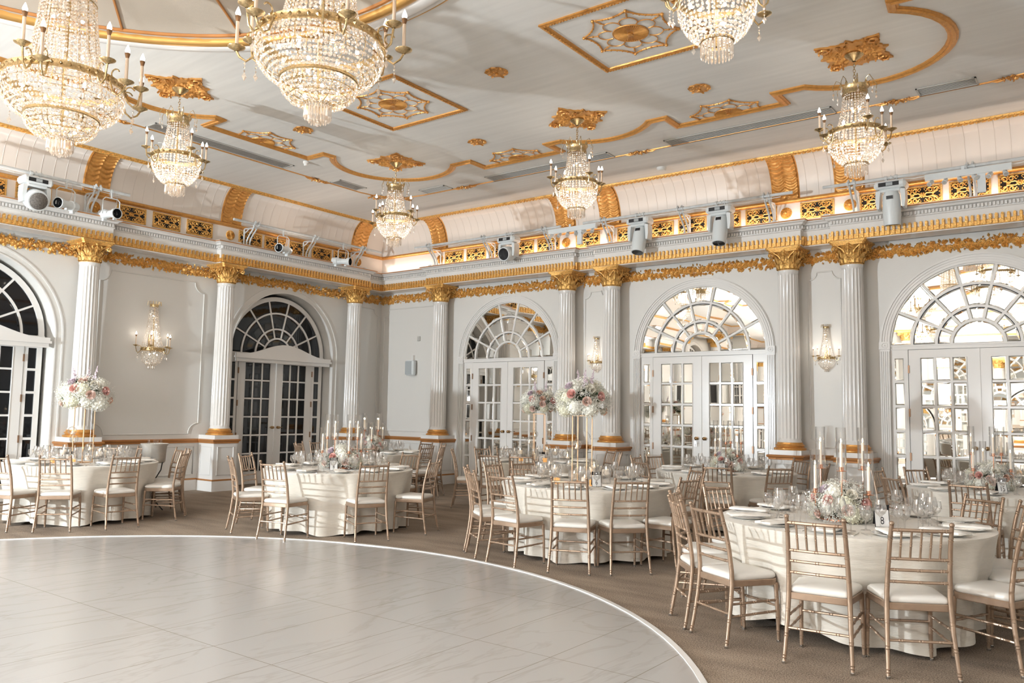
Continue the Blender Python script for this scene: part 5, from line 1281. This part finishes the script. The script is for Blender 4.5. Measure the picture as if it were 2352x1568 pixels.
def arrangement(label, loc, rx, rz_, seed, low=False, dome=True):
    """mixed bouquet filling an ellipsoid; origin at its base centre"""
    rnd = random.Random(seed); root = thing('flower_arrangement', label, 'flowers', loc)
    cz = rz_*.95 if not low else rz_*.55
    def surf(a, e, k=1.0): return Vector((rx*cos(e)*cos(a)*k, rx*cos(e)*sin(a)*k, cz+rz_*sin(e)*k))
    slots = []
    for e, n in ((-.40 if not low else -.15, 9), (.30, 8), (.95, 5)):
        off = rnd.uniform(0, 1)
        for k in range(n): slots.append((off+2*pi*k/n+rnd.uniform(-.12, .12), e+rnd.uniform(-.12, .12)))
    slots.append((0, 1.5))
    for i, (a, e) in enumerate(slots):
        d = surf(a, e)-Vector((0, 0, cz)); 
        q = rnd.random()
        if q < .60: flower_part('hydrangea', rnd.choice(('hyd', 'hyd', 'hydg')), root, surf(a, e, .78), rx*rnd.uniform(.30, .40), d)
        elif q < .90: flower_part('rose', rnd.choice(('rose', 'blush', 'peach', 'wrose', 'blush', 'wrose')), root, surf(a, e, .95), rx*rnd.uniform(.15, .19), d)
    az = atan2(CAM.y-loc[1], CAM.x-loc[0])   # a few roses on the side towards the dance floor
    for da, e, m_ in ((-.45, .35, 'rose'), (.35, .62, 'wrose'), (.15, .02, 'blush'), (.75, .25, 'peach' if seed % 2 else 'rose'), (-.8, .8, 'lilac')):
        p = surf(az+da, e, 1.02); flower_part('rose', m_, root, p, rx*.19, p-Vector((0, 0, cz)))
    b = MB()   # baby's breath, an uncountable haze of dots
    for k in range(150):
        a, e = rnd.uniform(0, 2*pi), math.asin(rnd.uniform(-.45, 1)); c = surf(a, e, rnd.uniform(.92, 1.06))
        for q in range(24):
            g_ = c+Vector((rnd.gauss(0, 1), rnd.gauss(0, 1), rnd.gauss(0, 1)))*rx*.075; g_.z = max(g_.z, .012 if low else -.1); b.octa(g_, rnd.uniform(.0045, .0075)*(rx/.3+.6)*.62)
    f = b.build('babys_breath', 'breath', root); f['kind'] = 'stuff'
    b = MB()
    for k in range(120):
        a, e = rnd.uniform(0, 2*pi), rnd.uniform(-.5, 1.4); p = surf(a, e, rnd.uniform(.50, .80)); d = (p-Vector((0, 0, cz))).normalized(); u = d.orthogonal().normalized(); u.rotate(Matrix.Rotation(rnd.uniform(0, 6), 3, d)); s = rnd.uniform(.04, .07)*rx/.3
        v = d.cross(u); b.add([p, p+u*s*.3+d*s*.5, p+d*s+v*.2*s, p-u*s*.3+d*s*.5], [(0, 1, 2, 3)])
    b.ball((0, 0, cz), rx*.42, 12, 8, rz_/rx); f = b.build('foliage', 'leaf', root); f['kind'] = 'stuff'
    if dome:   # lilac stock spikes
        for k in range(3):
            a = rnd.uniform(0, 6.28); b = MB(); p0 = surf(a, 1.0, .8); d = Vector((cos(a)*.25, sin(a)*.25, 1)).normalized()
            b.tube([p0, p0+d*rx*.75], .003, 4)
            for j in range(36): t = j/36; q = p0+d*rx*(.15+.62*t); q += Vector((rnd.uniform(-1, 1), rnd.uniform(-1, 1), rnd.uniform(-1, 1)))*.028*(1.1-t); b.octa(q, .012*(1.15-t)+.003)
            b.build('flower_spike', 'lilac', root)
    return root
# ---- candles and glass
def taper_bm():
    r = thing('taper_candle', 'x', 'candle'); b = MB(); b.lathe([(.0115, 0), (.0105, .20), (.008, .205), (.001, .207)], 12); b.build('wax_stick', 'wax', r, smooth=50)
    b = MB(); b.lathe([(.001, .208), (.0055, .216), (.0045, .226), (.0008, .240)], 8); b.build('flame', 'flame', r, smooth=60); return r
def hurr_bm(): b = MB(); b.lathe([(.036, 0), (.036, .325), (.0375, .326), (.0375, .0)], 28, cap=False); return b.build('hurricane_glass', 'tube', smooth=60)
tap, hur = Maker(taper_bm), Maker(hurr_bm)
def candelabra(t, loc, seed, n=6, rot=0.0, r=.20):
    root = thing('candelabra', 'rose gold candelabra around the flowers on '+TN[t], 'candelabra', loc, rot, 'rose gold candelabras')
    b = MB(); b.tube([(.13*cos(2*pi*k/24), .13*sin(2*pi*k/24), .008) for k in range(24)], .007, 6, closed=True); b.lathe([(.05, .0), (.13, .012), (.14, .03)], 28, cap=False); b.build('base', 'copper', root, smooth=50)
    cups = []
    for k in range(n):
        a = 2*pi*k/n; h = (.39, .215)[k % 2]; rr = r*(1.0 if k % 2 else .82); W = lambda q, z: (q*cos(a), q*sin(a), z)
        b = MB(); b.tube([W(.12, .008), W(rr*.85, .02), W(rr, .07), W(rr, h)], .0055, 6); b.build('arm', 'copper', root, smooth=50)
        b = MB(); b.lathe([(.018, h), (.036, h+.002), (.040, h+.006), (.018, h+.01)], 16, W(rr, 0), cap=False); b.lathe([(.018, h+.004), (.019, h+.035), (.0165, h+.035)], 14, W(rr, 0), cap=False); b.build('candle_cup', 'copper', root, smooth=50)
        cups.append((W(rr, h+.008), k % 2))
    out = []
    for (p, s_) in cups:
        v = Matrix.Rotation(rot, 3, 'Z') @ Vector(p); out.append((v.x+loc[0], v.y+loc[1], v.z+loc[2], s_))
    tall = sorted([q for q in out if q[3] == 0], key=px_key); short = sorted([q for q in out if q[3] == 1], key=px_key)
    for lst, nme in ((tall, 'tall'), (short, 'short')):
        for k, q in enumerate(lst):
            s = '%s %s candelabra arm, %s' % (['left', 'middle', 'right'][k] if len(lst) < 4 else ORD[k], nme, TQ[t])
            tap((q[0], q[1], q[2]+.003), 0, 'lit ivory taper candle, '+s, 'taper candles'); 
            tag(hur((q[0], q[1], q[2]+.001), 0, 'clear glass tube around candle, '+s, 'hurricane glasses'), None, 'glass')
def px_key(q): return px(q[:3])
def pillar_bm():
    r = thing('floating_candle', 'x', 'candle'); b = MB(); b.lathe([(.036, 0), (.04, .01), (.04, .055), (.034, .062), (.001, .060)], 20); b.build('wax', 'wax', r, smooth=50)
    b = MB(); b.lathe([(.001, .062), (.006, .070), (.005, .082), (.0008, .096)], 8); b.build('flame', 'flame', r); return r
pil = Maker(pillar_bm)
cyl = Maker(lambda: (lambda b: (b.lathe([(.001, .002), (.052, .003), (.054, .006), (.054, .20), (.0555, .20), (.0555, 0)], 28, cap=False), b.build('glass_cylinder', 'tube', smooth=60))[1])(MB()))
def votive_bm():
    b = MB(); b.lathe([(.030, 0), (.034, .004), (.036, .065), (.032, .066), (.030, .012), (.001, .010)], 18, cap=False); return b.build('votive_candle', 'amber', smooth=60)
vot = Maker(votive_bm)
def globe_bm():
    r = thing('hanging_globe', 'x', 'candle holder'); b = MB(); b.ball((0, 0, 0), .058, 20, 12); b.lathe([(.012, .055), (.010, .07), (.001, .075)], 10); b.build('glass_ball', 'globe', r, smooth=70)
    b = MB(); b.lathe([(.019, -.045), (.019, -.028), (.001, -.028)], 12); b.build('tealight', 'wax', r); b = MB(); b.lathe([(.001, -.027), (.006, -.018), (.0008, .004)], 8); b.build('flame', 'flame', r)
    b = MB(); b.tube([(0, 0, .07), (0, 0, .52)], .0012, 3); b.build('thread', 'steel', r); return r
glb = Maker(globe_bm)
def stand(t, loc, rot):
    root = thing('flower_stand', 'tall gold four-post frame holding the flowers above '+TN[t], 'flower stand', loc, rot, 'tall gold flower stands'); h = .088; H = .77
    for sx in (-1, 1):
        for sy in (-1, 1): b = MB(); b.box((sx*h, sy*h, H/2), (.011, .011, H)); b.build('post', 'rosegold', root)
    for z, nme in ((.006, 'base_frame'), (H, 'top_frame')):
        b = MB()
        for s in (-1, 1): b.box((0, s*h, z), (2*h+.012, .012, .012)); b.box((s*h, 0, z), (.012, 2*h, .012))
        if z > .1: b.box((0, 0, z+.006), (2*h, 2*h, .004))
        b.build(nme, 'rosegold', root)
def card(t, loc, rz, txt):
    root = thing('table_card', 'black tent card with a white face reading Table %s, %s' % (WORD[txt], TS[t]), 'table number', loc, rz, None)
    th = rad(14); X = Matrix.Rotation(-th, 4, 'X')   # leans back, faces -y
    b = MB(); b.box((0, 0, .075), (.105, .003, .155), X); b.box((0, .068, .075), (.105, .003, .155), Matrix.Translation((0, .012, 0)) @ Matrix.Rotation(th*1.3, 4, 'X') @ Matrix.Translation((0, -.068+.055, 0))); b.build('backing', 'black', root)
    b = MB(); b.box((0, -.0025, .0755), (.095, .001, .145), X); fc = b.build('face', 'card', root)
    for s, sz, z in (('Table', .030, .100), (txt, .078, .022)):
        cu = bpy.data.curves.new('lettering', 'FONT'); cu.body = s; cu.size = sz; cu.align_x = 'CENTER'; cu.extrude = .0003
        if s == 'Table': cu.shear = .35
        o = bpy.data.objects.new('tmp', cu); COL.objects.link(o); bpy.context.view_layer.update()
        me = bpy.data.meshes.new_from_object(o.evaluated_get(bpy.context.evaluated_depsgraph_get())); bpy.data.objects.remove(o)
        me.materials.clear(); me.materials.append(M['ink']); me.transform(X @ Matrix.Translation((0, -.0036, z)) @ Matrix.Rotation(pi/2, 4, 'X') @ Matrix.Scale(.72 if s != 'Table' else .8, 4, (1, 0, 0)))
        l = bpy.data.objects.new('lettering', me); COL.objects.link(l); l.parent = fc
FZ = ZTOP
for t, n in ((8, 6), (4, 8), (15, 6), (14, 8), (10, 8)):
    x, y = TC[t]; dx, dy = {8: (-.05, -.05), 4: (.05, 0), 15: (-.12, -.05), 14: (.05, .0), 10: (0, 0)}[t]
    candelabra(t, (x+dx, y+dy, FZ), t, n, {8: .777, 4: .4, 15: .9, 14: .2, 10: .1}[t], .22 if t != 4 else .27)
    arrangement('low bouquet of hydrangea and roses on '+TN[t], (x+dx, y+dy, FZ+.0), .235 if t != 4 else .27, .19, 40+t, low=True, dome=False)
for t in (2, 6, 12):
    x, y = TC[t]; q = {2: (0.12, -.05), 6: (-.06, -.02), 12: (0.05, 0)}[t]; x += q[0]; y += q[1]
    stand(t, (x, y, FZ), {2: .35, 6: .2, 12: .5}[t])
    arrangement('big raised bouquet of hydrangea and roses above '+TN[t], (x, y, FZ+.70), .30 if t != 2 else .34, .24, 60+t)
    for k, (dx, dy, z) in enumerate(((-.17, -.05, .30), (.15, .02, .20), (.03, -.17, .42))): glb((x+dx, y+dy, FZ+z+.02), 0, 'hanging glass globe with tealight, %s of three, %s' % (['left', 'right', 'front'][k], TS[t]), 'hanging glass globes')
    for k, (dx, dy) in enumerate(((-.30, -.12), (.26, .10), (-.06, .32), (-.22, .18), (.16, -.20))):
        h = (.10, .10, .10, .02, .02)[k]; w = ['far left', 'right', 'back', 'left rear', 'front right'][k]
        tag(cyl((x+dx, y+dy, FZ), 0, 'glass candle cylinder, %s of flower stand, %s' % (w, TS[t]), 'glass candle cylinders'), None, 'glass')
        pil((x+dx, y+dy, FZ+h), 0, 'lit ivory candle, %s of flower stand, %s' % (w, TS[t]), 'candles in glass cylinders')
    for k, (dx, dy) in enumerate(((-.12, -.34), (.30, -.26))): tag(vot((x+dx, y+dy, FZ), 0, 'amber votive candle, %s one, %s' % (['left', 'right'][k], TS[t]), 'amber votives'), None, 'candle')
_cam2 = lambda x, y: atan2(CAM.y-y, CAM.x-x)+pi/2
for t, txt, dx, dy, tw in ((8, '8', .28, -.22, .25), (6, '6', .33, -.34, .15), (4, '4', .22, -.28, .1), (2, '2', .22, -.26, .25), (12, '12', .32, -.30, .1), (14, '14', .10, -.36, .2), (15, '15', .05, -.42, .5)):
    x, y = TC[t][0]+dx, TC[t][1]+dy; card(t, (x, y, FZ), _cam2(x, y)+tw, txt)
# ---- ice bucket on its stand by table 2
root = thing('ice_bucket', 'silver ice bucket on a dark tripod stand behind the far left table', 'ice bucket', (2.20, -6.76, 0), 0)
b = MB(); b.lathe([(.001, .70), (.145, .705), (.165, .73), (.178, .96), (.20, .985), (.205, .998), (.195, 1.0), (.17, .98), (.155, .74), (.001, .72)], 32, cap=False); b.build('bucket', 'steel', root, smooth=50)
b = MB(); b.tube([(.155*cos(2*pi*k/24), .155*sin(2*pi*k/24), .74) for k in range(24)], .008, 6, closed=True)
for k in range(3): a = 2*pi*k/3+.4; b.tube([(.155*cos(a), .155*sin(a), .74), (.13*cos(a), .13*sin(a), .60), (.03*cos(a), .03*sin(a), .45), (.03*cos(a), .03*sin(a), .15), (.20*cos(a), .20*sin(a), .0)], .009, 6)
b.build('stand', 'black', root, smooth=50)
b = MB(); b.lathe([(.001, .94), (.165, .94)], 24, cap=False); b.build('ice', 'globe', root)
def bottle_bm(): b = MB(); b.lathe([(.001, 0), (.034, .0), (.036, .01), (.036, .15), (.016, .20), (.013, .25), (.015, .252), (.015, .262), (.001, .263)], 18, cap=False); return b.build('glass_bottle', 'globe', smooth=60)
bt = Maker(bottle_bm)
for k, (dx, dy) in enumerate(((-.07, -.06), (.0, .04), (.06, -.04), (.09, .05))): tag(bt((2.20+dx, -6.76+dy, .80), 0, 'clear glass bottle standing in the silver ice bucket, %s from the left' % ORD[k].replace('leftmost', 'first'), 'bottles in the ice bucket'), None, 'bottle')
